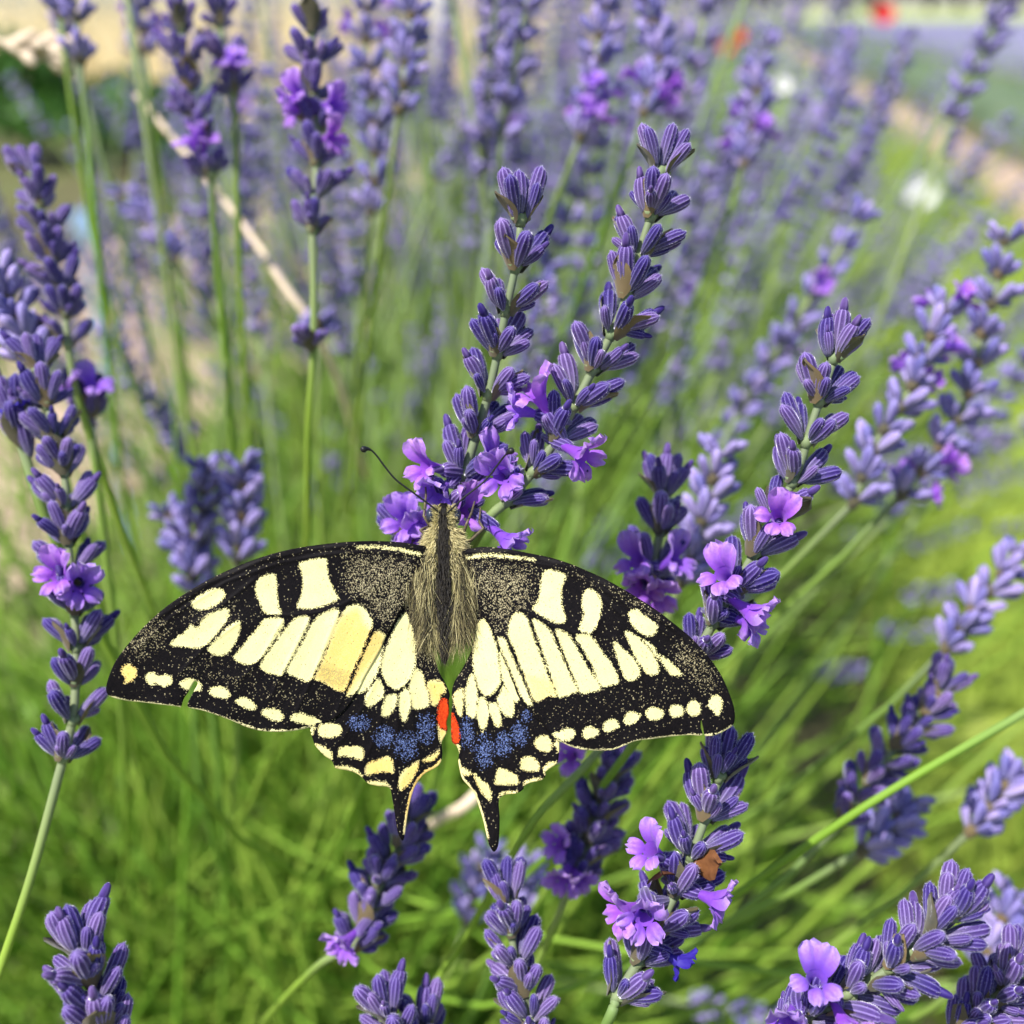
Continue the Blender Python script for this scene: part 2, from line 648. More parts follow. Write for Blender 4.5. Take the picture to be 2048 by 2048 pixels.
def whorl_layout(R, top=0.0, size=1.0, rich=1.0):
    """calyces of one whorl in the whorl's frame (z along the spike): matrix, scale"""
    out = []
    for side in (0, math.pi):
        lay = [(0.0, 40, 1.0), (0.66, 43, 0.92), (-0.66, 43, 0.92), (0.30, 60, 0.60), (1.15, 46, 0.62), (-1.15, 44, 0.66)]
        for da, tilt, sc in lay:
            if sc < 0.7 and R.random() > 0.62 * rich: continue
            if sc < 0.95 and R.random() < 0.10: continue
            a = side + da + R.uniform(-.18, .18)
            tl = math.radians((tilt + R.uniform(-9, 9)) * (1 - 0.45 * top))
            d = Vector((math.sin(tl) * math.cos(a), math.sin(tl) * math.sin(a), math.cos(tl)))
            p = Vector((math.cos(a) * 0.00075, math.sin(a) * 0.00075, 0.0002 + R.uniform(-.0003, .0005) + (0.0005 if sc > 0.95 else 0)))
            out.append((p, d, R.uniform(0, 6.28), sc * size * R.uniform(0.9, 1.1)))
    if top > 0.7:
        out.append((Vector((0, 0, 0.0006)), Vector((R.uniform(-.1, .1), R.uniform(-.1, .1), 1)), 0, size * 1.02))
    return out


def joined_whorl(i, fl=0):
    R = random.Random(300 + i)
    mb = MB()
    for p, d, ro, s in whorl_layout(R):
        mb.add(xf(LV, frame(p, d, ro, s)), LT, 0, ridge=LR, t=LTT, rnd=R.random() * 0.6)
    for k in range(fl):
        a = R.uniform(0, 6.28); tl = R.uniform(0.6, 1.2)
        d = Vector((math.sin(tl) * math.cos(a), math.sin(tl) * math.sin(a), math.cos(tl)))
        M = np.array(frame(Vector((0, 0, 0.001)) + d * 0.0025, d, R.uniform(0, 6.28), 0.8))
        src = CORS[k % 5]
        V = np.zeros(len(src.vertices) * 3); src.vertices.foreach_get('co', V)
        T = np.zeros(len(src.polygons) * 3, int); src.loops.foreach_get('vertex_index', T)
        tv = np.zeros(len(src.vertices)); src.attributes['t'].data.foreach_get('value', tv)
        mb.add(xf(V.reshape(-1, 3), M), T, 1, t=tv, rnd=R.random())
    V, T = tube([(0, 0, -0.001), (0, 0, 0.0004), (0, 0, 0.0016)], [0.0006, 0.0013, 0.0009], 8)
    mb.add(V, T, 2)
    return mb.mesh('whorl', [M_FAR, M_COR, M_BRACT])


JW = [joined_whorl(i) for i in range(6)]
JWF = [joined_whorl(20 + i, 2 + i % 2) for i in range(4)]


def head_verts(R, n, spacing, bv, per, flp=0.0):
    """whole flower head along +z as arrays"""
    V0, T0, R0, t0 = bv
    mb = MB()
    for i in range(n):
        z = i * spacing
        tp = i / (n - 1)
        lay = whorl_layout(R, 0.8 if i == n - 1 else 0, 1 - 0.2 * tp)
        R.shuffle(lay)
        a0 = (i % 2) * math.pi / 2
        for p, d, ro, s in lay[:per]:
            M = Matrix.Translation((0, 0, z)) @ Matrix.Rotation(a0, 4, 'Z') @ frame(p, d, ro, s * (1.12 if per < 8 else 1))
            mb.add(xf(V0, M), T0, 0, ridge=R0, t=t0, rnd=R.random() * 0.7)
        if R.random() < flp:
            a = R.uniform(0, 6.28)
            src = CORS[i % 5]
            d = Vector((math.cos(a), math.sin(a), 0.7)).normalized()
            M = frame(Vector((0, 0, z + 0.001)) + d * 0.0024, d, R.uniform(0, 6.28), 0.8)
            V = np.zeros(len(src.vertices) * 3); src.vertices.foreach_get('co', V)
            T = np.zeros(len(src.polygons) * 3, int); src.loops.foreach_get('vertex_index', T)
            tv = np.zeros(len(src.vertices)); src.attributes['t'].data.foreach_get('value', tv)
            mb.add(xf(V.reshape(-1, 3), M), T, 1, t=tv, rnd=R.random())
    V, T = tube([(0, 0, 0), (0, 0, (n - 1) * spacing)], [0.0007, 0.0005], 6)
    mb.add(V, T, 2, t=0.9)
    return mb


HEADS = []
for i in range(10):
    R = random.Random(500 + i)
    HEADS.append(head_verts(R, R.randint(6, 9), R.uniform(0.0050, 0.0064), (LV, LT, LR, LTT), 9, 0.16 if i % 3 == 0 else 0.03).mesh('flower_head', [M_FAR, M_COR, M_STEM]))

# ------------------------------------------------------------------ lavender spikes one can tell apart
def bush_foot(R, spread=0.10):
    a = R.uniform(0, 6.28); r = spread * math.sqrt(R.random())
    return BUSH + Vector((math.cos(a) * r, math.sin(a) * r, R.uniform(0.10, 0.17)))


def spike(label, head, d0, d1, n, stem=(), foot=None, near=True, flowers=(), size=1.0, group=None, seed=0, dead=(), lower=()):
    """head: picture points from tip to base (1932 grid) with distances d0 to d1; stem: further (x, y, d) points"""
    R = random.Random(1000 + seed)
    m = len(head)
    hp = [PO(x, y, d0 + (d1 - d0) * i / (m - 1)) for i, (x, y) in enumerate(head)]
    curve = catmull(hp, 60)
    L = [0.0]
    for a, b in zip(curve, curve[1:]): L.append(L[-1] + (b - a).length)
    tot = L[-1]

    def at(s):
        for i in range(len(L) - 1):
            if L[i + 1] >= s:
                f = (s - L[i]) / (L[i + 1] - L[i] + 1e-12)
                return curve[i].lerp(curve[i + 1], f), (curve[max(i - 2, 0)] - curve[min(i + 3, 59)]).normalized()
        return curve[-1], (curve[-4] - curve[-1]).normalized()
    s_top = min(BL * 0.92 * size, tot * 0.6)
    wp = [PO(*q) for q in stem]
    end = wp[-1] if wp else curve[-1]
    prev = (wp[-2] if len(wp) > 1 else curve[-1]) if wp else curve[-6]
    if foot is None: foot = bush_foot(R)
    dirn = (end - prev).normalized()
    dist = (foot - end).length
    tail = bez(end, end + dirn * dist * 0.35, foot + Vector((R.uniform(-.02, .02), R.uniform(-.02, .02), dist * 0.35)), foot, 14)
    body = [c for i, c in enumerate(curve) if L[i] >= s_top]
    mid = catmull([curve[-1]] + wp, 4 + 6 * len(wp))[1:] if wp else []
    path = body[::3] + [curve[-1]] + mid + tail[1:]
    path = [p for i, p in enumerate(path) if i == 0 or (p - path[i - 1]).length > 1e-5]
    root = empty('lavender_spike', foot)
    tag(root, label, 'lavender', group)
    nb = max(1, len(body[::3]))
    rad = [0.00044 + 0.00016 * min(1, i / nb) for i in range(len(path))]
    tv = [max(0.0, 1 - max(0, i - nb) / 12) for i in range(len(path))]
    V, T = tube([p - foot for p in path], [r * size for r in rad], 8)
    tv = np.concatenate([np.repeat(tv, 8), tv[:1], tv[-1:]])
    link('stem', npmesh('stem', V, T, {'t': tv}, [M_STEM]), root)
    whorls = []
    stations = [(s_top + (tot - s_top) * (i / max(1, n - 1)) ** 0.97, i) for i in range(n)]
    pts = [(at(s), i) for s, i in stations]
    for (x, y, d) in lower:
        pts.append(((PO(x, y, d), Vector((0, 0, 1))), n + 1))
    roll0 = R.uniform(0, 0.5)
    for (p, t), i in pts:
        q = t.to_track_quat('Z', 'Y')
        roll = roll0 + (i % 2) * math.pi / 2 * 0.8 + R.uniform(-.25, .25)
        M = Matrix.Translation(p - foot) @ (q @ Quaternion((0, 0, 1), roll)).to_matrix().to_4x4()
        if near:
            wo = link('whorl', NODE, root, M=M)
            top = 1.0 if i == 0 else 0.15 if i == 1 else 0
            sz = size * (0.98 if i < n - 1 else 0.9)
            for bp, bd, ro, s in whorl_layout(R, top, sz):
                k = R.randrange(4)
                link('bud', BUDS[k], wo, M=frame(bp * size, bd, ro, s))
            for s2 in (0, math.pi):
                link('bract', BRACTS[R.randrange(3)], wo, M=Matrix.Rotation(s2 + math.pi * 0.5 * 0 + R.uniform(-.2, .2), 4, 'Z') @ Matrix.Scale(size * R.uniform(1.15, 1.5) * (0.85 if i == 0 else 1), 4))
            whorls.append((p, wo, M))
        else:
            fl = any((PO(f[0], f[1], d0) - p).length < 0.006 for f in flowers)
            me = (JWF if fl else JW)[R.randrange(4)]
            link('whorl', me, root, M=M @ Matrix.Scale(size * (0.8 if i == 0 else 1), 4))
    if near:
        root_inv = Matrix.Translation(-foot)
        for f in flowers:
            x, y, dx, dy, dz = f[:5]
            me = COR_BLUE if len(f) > 5 else CORS[R.randrange(5)]
            p0 = min(whorls, key=lambda q_: (Vector(proj(q_[0])[:2]) - Vector((x * KO, y * KO))).length)
            dep = proj(p0[0])[2] - 0.0012 - 0.0028 * dz
            d = (rgt * dx - upv * dy * 1.0 - fwd * dz).normalized()
            wp_ = PO(x, y, dep)
            roll = R.uniform(-.4, .4)
            fs = 0.62 if len(f) > 5 else R.uniform(0.84, 1.0)
            Mz = d.to_track_quat('Z', 'Y')
            # turn the upper lip towards the top of the spike
            Mloc = p0[2].inverted() @ root_inv @ (Matrix.Translation(wp_ - d * 0.0024) @ (Mz @ Quaternion((0, 0, 1), roll)).to_matrix().to_4x4() @ Matrix.Scale(fs * size, 4))
            link('flower', me, p0[1], M=Mloc)
            # the calyx that holds it
            Mc = p0[2].inverted() @ root_inv @ frame(wp_ - d * 0.0062, d, 0, 0.95 * size)
            link('bud', BUDS[R.randrange(4)], p0[1], M=Mc)
        for (x, y, dx, dy, dz) in dead:
            p0 = min(whorls, key=lambda q_: (Vector(proj(q_[0])[:2]) - Vector((x * KO, y * KO))).length)
            d = (rgt * dx - upv * dy - fwd * dz).normalized()
            xa = (-fwd - d * (-fwd).dot(d) + upv * 0.35).normalized()
            xa = (xa - d * xa.dot(d)).normalized()
            ya = d.cross(xa)
            B_ = Matrix((xa, ya, d)).transposed().to_4x4()
            Ml = p0[2].inverted() @ root_inv @ Matrix.Translation(PO(x, y, proj(p0[0])[2] - 0.0012) - d * 0.002) @ B_ @ Matrix.Diagonal((1.0, 0.9, 1.75, 1))
            link('withered_bract', DEADB, p0[1], M=Ml)
    return root


LEFTFOOT = Vector((-0.16, 0.10, 0.10))
RIGHTFOOT = Vector((0.10, 0.22, 0.10))
SP = [
 dict(label='lavender spike the swallowtail clings to, its head at the lowest open flowers', head=[(985, 335), (978, 470), (952, 600), (925, 730), (890, 850), (850, 965)], d0=.1275, d1=.1340, n=8,
      stem=[(835, 1050, .137), (760, 1300, .16), (690, 1480, .20), (600, 1720, .27)], seed=1,
      flowers=[(808, 880, -.75, -.1, .6), (830, 925, -.5, .5, .8), (925, 870, .5, -.5, .6), (872, 965, .4, -.2, .4)]),
 dict(label='tall leaning lavender spike whose tip rises above all others near the butterfly', head=[(1258, 248), (1238, 370), (1205, 480), (1168, 600), (1122, 690), (1082, 770), (1030, 860), (958, 945)], d0=.1285, d1=.132, n=10,
      stem=[(905, 1005, .134), (800, 1220, .155), (650, 1560, .21)], seed=2,
      flowers=[(1090, 855, .6, .35, .6), (950, 895, -.35, .1, .9), (1020, 755, -.5, -.8, .3), (985, 775, -.9, -.2, .2), (950, 1015, .6, .5, .4)]),
 dict(label='leaning lavender spike with a pink and a violet flower above the right wing', head=[(1598, 600), (1566, 700), (1530, 805), (1505, 890), (1455, 985), (1400, 1085), (1350, 1170), (1310, 1240)], d0=.1275, d1=.132, n=9,
      stem=[(1250, 1330, .136), (1050, 1600, .18)], seed=3, flowers=[(1368, 1085, -.5, -.5, .75), (1408, 1150, .7, .5, .6), (1415, 1175, .8, .2, .5), (1470, 975, -.2, -.3, .8)]),
 dict(label='lavender spike with several open flowers and a brown withered bract below a wing tip', head=[(1372, 1385), (1352, 1480), (1318, 1580), (1285, 1665), (1245, 1745), (1205, 1815), (1165, 1880)], d0=.1315, d1=.130, n=7,
      stem=[(1148, 1925, .130), (1100, 2020, .14)], seed=4, size=1.08,
      flowers=[(1232, 1605, -.6, -.5, .5), (1215, 1725, -.15, .15, 1.0), (1340, 1695, .85, .2, .5), (1185, 1715, -.9, 0, .5), (1282, 1815, .9, .35, .2, 1)], dead=[(1350, 1632, .95, -.1, .1), (1255, 1690, .2, .4, .6)]),
 dict(label='long slightly blurred lavender spike with one lilac flower, bare stem slanting down', head=[(68, 640), (78, 720), (100, 810), (122, 900), (125, 1000), (135, 1085), (142, 1180), (143, 1270), (138, 1350), (120, 1430)], d0=.152, d1=.140, n=12,
      stem=[(60, 1650, .139), (0, 1830, .138)], foot=LEFTFOOT, seed=5, flowers=[(118, 1085, -.3, -.3, .9), (150, 1100, .4, .1, .8)]),
 dict(label='pale lavender spike tip rising at the dark leafy base of the bush', head=[(150, 1718), (155, 1800), (178, 1880), (205, 1990)], d0=.118, d1=.118, n=5, foot=Vector((-0.09, 0.10, 0.12)), seed=6),
 dict(label='violet lavender spike right under a black wing tail, on a curved grey stem', head=[(790, 1490), (762, 1575), (722, 1655), (692, 1735), (662, 1790)], d0=.158, d1=.152, n=7,
      stem=[(610, 1815, .155), (560, 1860, .165)], seed=7, flowers=[(655, 1775, -.5, .3, .7)]),
 dict(label='slim lavender spike between the violet flowers and the curved grey stem', head=[(950, 1630), (960, 1720), (972, 1810), (990, 1880), (1010, 1980)], d0=.140, d1=.136, n=6, foot=Vector((0.0, 0.14, 0.12)), seed=8),
 dict(label='lavender tip with a dark bract just poking up beside a smaller tip', head=[(712, 1850), (735, 1930), (760, 2010)], d0=.138, d1=.138, n=3, foot=Vector((-0.03, 0.13, 0.12)), seed=9),
 dict(label='small lavender tip poking up next to one with a dark bract', head=[(790, 1872), (800, 1940), (810, 2020)], d0=.142, d1=.142, n=3, foot=Vector((-0.03, 0.13, 0.12)), seed=10),
 dict(label='stout lavender spike sweeping low over green stems with violet flowers at its base', head=[(1822, 1655), (1780, 1745), (1715, 1800), (1645, 1850), (1570, 1890), (1480, 1945)], d0=.1205, d1=.124, n=9,
      stem=[(1380, 2010, .128)], foot=Vector((0.0, 0.2, 0.15)), seed=11, flowers=[(1540, 1850, -.1, -.7, .7), (1490, 1925, -.4, .2, .9), (1590, 1925, .2, .5, .8)]),
 dict(label='dense blurred lavender spike beside the stout sweeping one', head=[(1950, 1770), (1905, 1850), (1860, 1900), (1800, 1960)], d0=.134, d1=.134, n=6, foot=RIGHTFOOT, seed=12),
 dict(label='blurred lavender spike with two violet flowers behind the right hindwing', head=[(1175, 1410), (1140, 1500), (1110, 1590), (1080, 1665)], d0=.160, d1=.158, n=6, stem=[(1040, 1760, .165)], seed=13,
      flowers=[(1060, 1590, -.6, -.2, .7), (1065, 1650, -.3, .4, .8), (1090, 1655, .4, .4, .7), (1080, 1425, -.3, 0, .8)]),
 dict(label='blurred lavender spike with lilac flowers between the right wing and a sharper spike', head=[(1248, 865), (1252, 950), (1240, 1030), (1215, 1130)], d0=.150, d1=.150, n=4, stem=[(1190, 1260, .155)], seed=14, size=1.05,
      flowers=[(1210, 1060, -.7, -.3, .6), (1265, 1060, .6, -.4, .5), (1215, 1100, -.3, .4, .8), (1235, 1115, .2, .4, .8)]),
 dict(label='blurred narrow lavender spike standing close behind one with lilac flowers', head=[(1368, 812), (1345, 900), (1320, 1000), (1285, 1100)], d0=.178, d1=.175, n=7, stem=[(1250, 1200, .18)], seed=15, near=False),
 dict(label='lilac flowering spike half hidden behind the left wing root', head=[(745, 960), (775, 1010), (815, 1090)], d0=.142, d1=.140, n=3, stem=[(830, 1200, .15)], seed=16, flowers=[(770, 985, -.3, -.3, .9), (790, 1000, .1, .2, 1.0)]),
 # upper left, softly blurred
 dict(label='dark lavender spike with bright violet flowers midway and a separate whorl far below', head=[(575, -60), (588, 60), (590, 150), (598, 235), (596, 330), (590, 435)], d0=.175, d1=.170, n=8, stem=[(592, 640, .172), (582, 820, .178), (580, 1000, .19)], seed=17,
      flowers=[(565, 180, -.6, -.2, .7), (625, 195, .7, 0, .6), (622, 260, .7, 0, .6), (560, 205, -.8, .1, .4)], lower=[(587, 655, .172)]),
 dict(label='slim lavender spike of separate whorls leaning over a stem with a lilac topped lowest whorl', head=[(325, -50), (345, 70), (352, 150), (372, 240), (398, 330)], d0=.195, d1=.190, n=7, stem=[(405, 440, .195), (430, 720, .21)], seed=18, flowers=[(365, 275, -.3, -.8, .5), (385, 270, .2, -.8, .5)]),
 dict(label='lavender spike ending in a big whorl with a pale lilac flower on top', head=[(402, -60), (415, 40), (440, 175)], d0=.205, d1=.20, n=4, stem=[(446, 320, .205), (455, 600, .22)], seed=19, flowers=[(430, 125, -.2, -.8, .6), (445, 120, .2, -.8, .6)]),
 dict(label='wavy lavender spike of well spaced whorls leaning towards a dark bush', head=[(38, 285), (65, 350), (85, 420), (100, 490), (120, 560), (128, 650)], d0=.175, d1=.172, n=7, stem=[(150, 760, .175), (230, 1000, .19)], seed=20, near=True),
 dict(label='blurred lavender spike leaning inwards beside the long spike with one lilac flower', head=[(-25, 470), (5, 540), (35, 610), (62, 680)], d0=.17, d1=.17, n=5, stem=[(90, 780, .175)], seed=21, near=False),
 dict(label='big lavender whorl with a bluish flower on a dark green bare stem', head=[(30, 755), (40, 835)], d0=.152, d1=.152, n=2, stem=[(80, 960, .153), (150, 1120, .16)], foot=None, seed=22, size=1.25, flowers=[(38, 780, -.1, -.9, .3, 1)]),
 dict(label='single lavender whorl topped by two lilac flowers behind the long spike', head=[(160, 735), (168, 790)], d0=.178, d1=.178, n=2, stem=[(180, 880, .18)], seed=23, size=1.1, flowers=[(140, 745, -.4, -.8, .5), (172, 735, .4, -.8, .5)]),
 dict(label='dark lavender spike of tight whorls standing in front of a pale post', head=[(785, -60), (775, 50), (765, 120), (752, 210)], d0=.215, d1=.21, n=6, stem=[(735, 340, .215), (700, 600, .24)], seed=24, near=False),
 dict(label='tall pale lavender spike with a lilac flower high up against the dry field', head=[(690, -20), (692, 100), (705, 210), (708, 300), (700, 400)], d0=.235, d1=.23, n=8, stem=[(690, 520, .24)], seed=25, near=False, flowers=[(688, 80, 0, -.8, .5)]),
 dict(label='small lavender whorl pair on a straight pale green stem before the dry field', head=[(140, -10), (152, 115)], d0=.21, d1=.21, n=2, stem=[(165, 250, .212), (190, 520, .22), (230, 900, .25)], seed=26, near=False),
 dict(label='tiny topmost lavender whorl on a thin stem beside a straight green stem', head=[(112, -40), (112, 30)], d0=.225, d1=.225, n=2, stem=[(125, 120, .225), (170, 420, .24)], seed=27, near=False),
 dict(label='thin lavender spike with a lilac upper flower before the dry field', head=[(262, -20), (268, 60), (272, 100)], d0=.26, d1=.26, n=3, stem=[(285, 200, .26), (320, 420, .28)], seed=28, near=False, flowers=[(268, 62, 0, -.8, .5)]),
 dict(label='lavender spike bent over sideways above pale dry soil', head=[(205, 360), (260, 385), (300, 440), (330, 490)], d0=.27, d1=.26, n=6, stem=[(380, 560, .27)], seed=29, near=False),
 dict(label='lavender spike tip beside the edge of the left wing, upright', head=[(378, 845), (388, 920), (372, 1000), (362, 1090)], d0=.205, d1=.205, n=7, stem=[(360, 1250, .21)], seed=30, near=False),
 dict(label='lavender spike behind the left wing leaning into an upright neighbour', head=[(292, 940), (330, 985), (362, 1050), (375, 1120)], d0=.208, d1=.205, n=5, stem=[(390, 1250, .21)], seed=31, near=False),
 dict(label='straight lone lavender spike rising behind the leading edge of the left wing', head=[(450, 838), (457, 910), (455, 980), (448, 1060)], d0=.20, d1=.20, n=7, stem=[(450, 1200, .205)], seed=32, near=False),
 dict(label='low blurred lavender whorl between green stems close to another separate whorl', head=[(605, 575), (600, 640)], d0=.24, d1=.24, n=2, stem=[(600, 800, .245)], seed=33, near=False),
 # upper middle and right
 dict(label='blurred lavender spike with violet flowers low on it, behind the tall leaning one', head=[(1215, -30), (1235, 60), (1245, 130), (1215, 215)], d0=.225, d1=.22, n=7, stem=[(1180, 320, .225), (1090, 560, .25)], seed=34, near=False, flowers=[(1205, 205, -.4, 0, .8), (1250, 215, .3, .2, .8)]),
 dict(label='blurred lavender spike with a pink lowest whorl between two sharp spikes', head=[(1150, -20), (1130, 80), (1115, 170), (1095, 260)], d0=.225, d1=.22, n=6, stem=[(1060, 350, .225), (980, 560, .25)], seed=35, near=False, flowers=[(1095, 250, 0, -.3, .9)]),
 dict(label='blurred violet lavender spike standing at the edge of the flowering bush', head=[(1430, 100), (1428, 180), (1415, 260), (1405, 310)], d0=.25, d1=.245, n=6, stem=[(1370, 420, .25)], seed=36, near=False, flowers=[(1410, 270, 0, 0, 1), (1390, 290, 0, 0, 1)]),
 dict(label='slender blurred lavender spike reaching towards the far purple field', head=[(1608, 45), (1590, 110), (1570, 180), (1530, 250)], d0=.40, d1=.38, n=11, stem=[(1450, 400, .38)], seed=37, near=False, flowers=[(1535, 210, 0, 0, 1)]),
 dict(label='slender blurred lavender spike leaning across the earth strip', head=[(1715, 50), (1690, 130), (1650, 230), (1610, 320), (1570, 400)], d0=.36, d1=.34, n=13, stem=[(1480, 580, .34)], seed=38, near=False, flowers=[(1575, 400, 0, 0, 1), (1585, 330, 0, 0, 1)]),
 dict(label='lavender spike leaning out over the path with lilac flowers at its base', head=[(1800, 545), (1755, 640), (1715, 740), (1650, 840), (1610, 950)], d0=.185, d1=.18, n=9, stem=[(1480, 1080, .19)], seed=39, near=False, flowers=[(1790, 545, 0, 0, 1), (1740, 745, 0, 0, 1)]),
 dict(label='lavender spike with lilac lowest whorl leaning parallel to the one over the path', head=[(1900, 410), (1885, 520), (1850, 640), (1830, 740), (1770, 850), (1700, 935)], d0=.195, d1=.19, n=10, stem=[(1580, 1060, .20)], seed=40, near=False, flowers=[(1705, 930, 0, 0, 1)]),
 dict(label='lavender spike of spaced whorls nodding low over the grass path', head=[(1945, 1010), (1890, 1085), (1835, 1150), (1785, 1225)], d0=.19, d1=.185, n=6, stem=[(1680, 1330, .195)], seed=41, near=False),
 dict(label='blue violet lavender spike crossed by a long pale green stem', head=[(1792, 1255), (1760, 1330), (1700, 1400), (1645, 1465), (1590, 1550)], d0=.168, d1=.165, n=8, stem=[(1480, 1660, .175)], seed=42, near=True),
 dict(label='short blurred lavender spike lying below the long pale green stem', head=[(1740, 1480), (1700, 1540), (1625, 1605)], d0=.185, d1=.18, n=5, stem=[(1500, 1680, .19)], seed=43, near=False),
 dict(label='low blurred lavender spike pointing out to the side beyond the crossed one', head=[(1940, 1425), (1890, 1490), (1830, 1570)], d0=.185, d1=.18, n=6, stem=[(1700, 1690, .19)], seed=44, near=False),
 dict(label='faint lavender spike hanging behind the dense blurred one at the bush edge', head=[(1925, 1650), (1880, 1760), (1850, 1830)], d0=.185, d1=.18, n=5, stem=[(1760, 1900, .19)], seed=45, near=False),
 dict(label='pale lavender spike low in the bush below the black wing tail', head=[(935, 1570), (905, 1650), (880, 1740)], d0=.225, d1=.22, n=6, stem=[(850, 1830, .23)], seed=46, near=False),
 dict(label='pale lavender spike half hidden between violet flowers and black wing tail', head=[(1010, 1590), (985, 1650), (965, 1720)], d0=.225, d1=.22, n=5, stem=[(930, 1820, .23)], seed=47, near=False),
 dict(label='lavender spike whose long pale green stem crosses in front of the low spikes', head=[(2120, 1230), (2060, 1270), (2000, 1305)], d0=.156, d1=.155, n=5, stem=[(1932, 1345, .153), (1700, 1480, .152), (1560, 1570, .155), (1300, 1750, .17)], seed=48, near=False),
 dict(label='lavender spike on the green stem that runs out under the right wing', head=[(1250, 1270), (1200, 1335), (1160, 1380)], d0=.152, d1=.152, n=4, stem=[(1100, 1450, .152), (1000, 1560, .155), (900, 1730, .165), (800, 1890, .18)], seed=49, near=False),
 dict(label='lavender spike out on a flat pale green stem near the ground', head=[(2120, 1860), (2060, 1868), (2000, 1872)], d0=.19, d1=.19, n=4, stem=[(1850, 1868, .19), (1600, 1850, .19), (1340, 1820, .20)], seed=50, near=False),
]
for s_ in SP:
    spike(**s_)

# ------------------------------------------------------------------ the rest of this bush, one spike after another
FLOWERY = sorted(len(h.vertices) for h in HEADS)[7]
LANDMARKS = [(985, 600, 'the sharp spike above the butterfly head'), (1200, 450, 'the tallest sharp leaning spike'), (1530, 820, 'the sharp spike over the right wing'),
 (590, 250, 'the dark spike with bright violet flowers'), (355, 150, 'the slim spike of separate whorls'), (85, 430, 'the wavy spike'), (120, 1000, 'the long spike with one lilac flower'),
 (450, 950, 'the lone spike behind the left wing'), (790, 60, 'the spike before the pale post'), (50, 150, 'the dry grass ear'), (1660, 60, 'the stems before the far poppy'), (1735, 360, 'the round white bloom'),
 (1640, 220, 'the slender spike across the earth strip'), (1750, 1350, 'the crossed blue violet spike'), (1700, 1800, 'the stout sweeping spike'), (1300, 1650, 'the spike with a withered bract'),
 (1740, 760, 'the spike leaning over the path'), (430, 400, 'the slanting dry stalk'), (1380, 110, 'the two orange blooms'), (820, 1250, 'the butterfly'), (1250, 1000, 'the lilac flowered blurred spike')]
WANT = 248
made = 0
R = random.Random(77)
tries = 0
GREEN_STEMS = []


def stem_path(R, foot, az, tilt, L_):
    d = Vector((math.sin(tilt) * math.cos(az), math.sin(tilt) * math.sin(az), math.cos(tilt)))
    d0 = (d * 0.8 + Vector((0, 0, 0.45))).normalized()
    a = foot
    e = foot + (d * 0.75 + d0 * 0.25) * L_
    bow = Vector((R.uniform(-.02, .02), R.uniform(-.02, .02), R.uniform(-.01, .01)))
    return bez(a, a + d0 * L_ * 0.33, e - d * L_ * 0.33 + bow, e, 9), d


while made < WANT and tries < 40000:
    tries += 1
    az = R.uniform(0, 6.283)
    tilt = math.radians(R.uniform(3, 72) if R.random() < 0.45 else R.uniform(3, 42))
    L_ = R.uniform(0.34, 0.47) * (1 - 0.10 * tilt)
    foot = bush_foot(R, 0.13)
    if R.random() < 0.42:
        foot = foot + rowdir * R.uniform(0.12, 0.45) + rowside * R.uniform(-0.15, 0.15)
    path, d = stem_path(R, foot, az, tilt, L_)
    hv = HEADS[R.randrange(10)]
    hl = 0.045
    chk = path + [path[-1] + d * hl * 0.5, path[-1] + d * hl]
    bad = False; seen = False
    for p in chk:
        q = proj(p)
        if q is None: continue
        if (p - cam_pos).length < 0.10: bad = True; break
        if -80 < q[0] < 2130 and -80 < q[1] < 2130:
            if q[2] < 0.215: bad = True; break
            seen = True
    if bad or not seen: continue
    q = proj(chk[-2])
    if q is None: continue
    inn = -40 < q[0] < 2090 and -60 < q[1] < 2090
    if not inn and R.random() < 0.8: continue
    if inn:
        x, y = q[0], q[1]
        hit = False
        for h_ in (0.0, 0.25, 0.5, 0.75, 1.0):
            q2 = proj(path[-1] + d * (hl * 1.15 * h_))
            if math.hypot(q2[0] - 1842, q2[1] - 384) < 75 or math.hypot(q2[0] - 1760, q2[1] - 36) < 70 or math.hypot(q2[0] - 1565, q2[1] - 172) < 50 or math.hypot(q2[0] - 1463, q2[1] - 86) < 60: hit = True
        if hit or (x < 260 and y < 430): continue
        if not (1030 < x < 1780 and 40 < y < 780) and R.random() < 0.45: continue
        if x < 950 and y < 560 and (q[2] < 0.30 or R.random() < 0.35): continue
        if y > 1450 and x < 1150 and R.random() < 0.96: continue
        if y > 1000 and x < 1150 and R.random() < 0.75: continue
        if y > 700 and R.random() < 0.45: continue
        if y > 1100 and x > 1150 and R.random() < 0.55: continue
    root = empty('lavender_spike', foot)
    dist = proj(path[-1])[2]
    q = proj(path[-1] + d * 0.02)
    lm = min(LANDMARKS, key=lambda m_: (m_[0] * KO - q[0]) ** 2 + (m_[1] * KO - q[1]) ** 2)[2]
    lean = math.degrees(math.acos(max(-1, min(1, d.z))))
    lab = '%s %s lavender spike %sbehind %s' % ('faint' if dist > 0.6 else 'blurred', 'upright' if lean < 16 else 'slanting' if lean < 40 else 'low leaning', 'with lilac flowers ' if len(hv.vertices) > FLOWERY else '', lm)
    tag(root, lab, 'lavender', 'blurred lavender behind ' + lm)
    V, T = tube([p - foot for p in path], [0.0011 - 0.00004 * i for i in range(9)], 6)
    tv = np.concatenate([np.repeat([0, 0, 0, 0, 0, .1, .3, .6, .9], 6), [0, .9]])
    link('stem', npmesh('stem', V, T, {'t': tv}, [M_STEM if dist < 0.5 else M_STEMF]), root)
    link('flower_head', hv, root, M=frame(path[-1] - foot, d, R.uniform(0, 6.28), R.uniform(0.9, 1.2)))
    made += 1

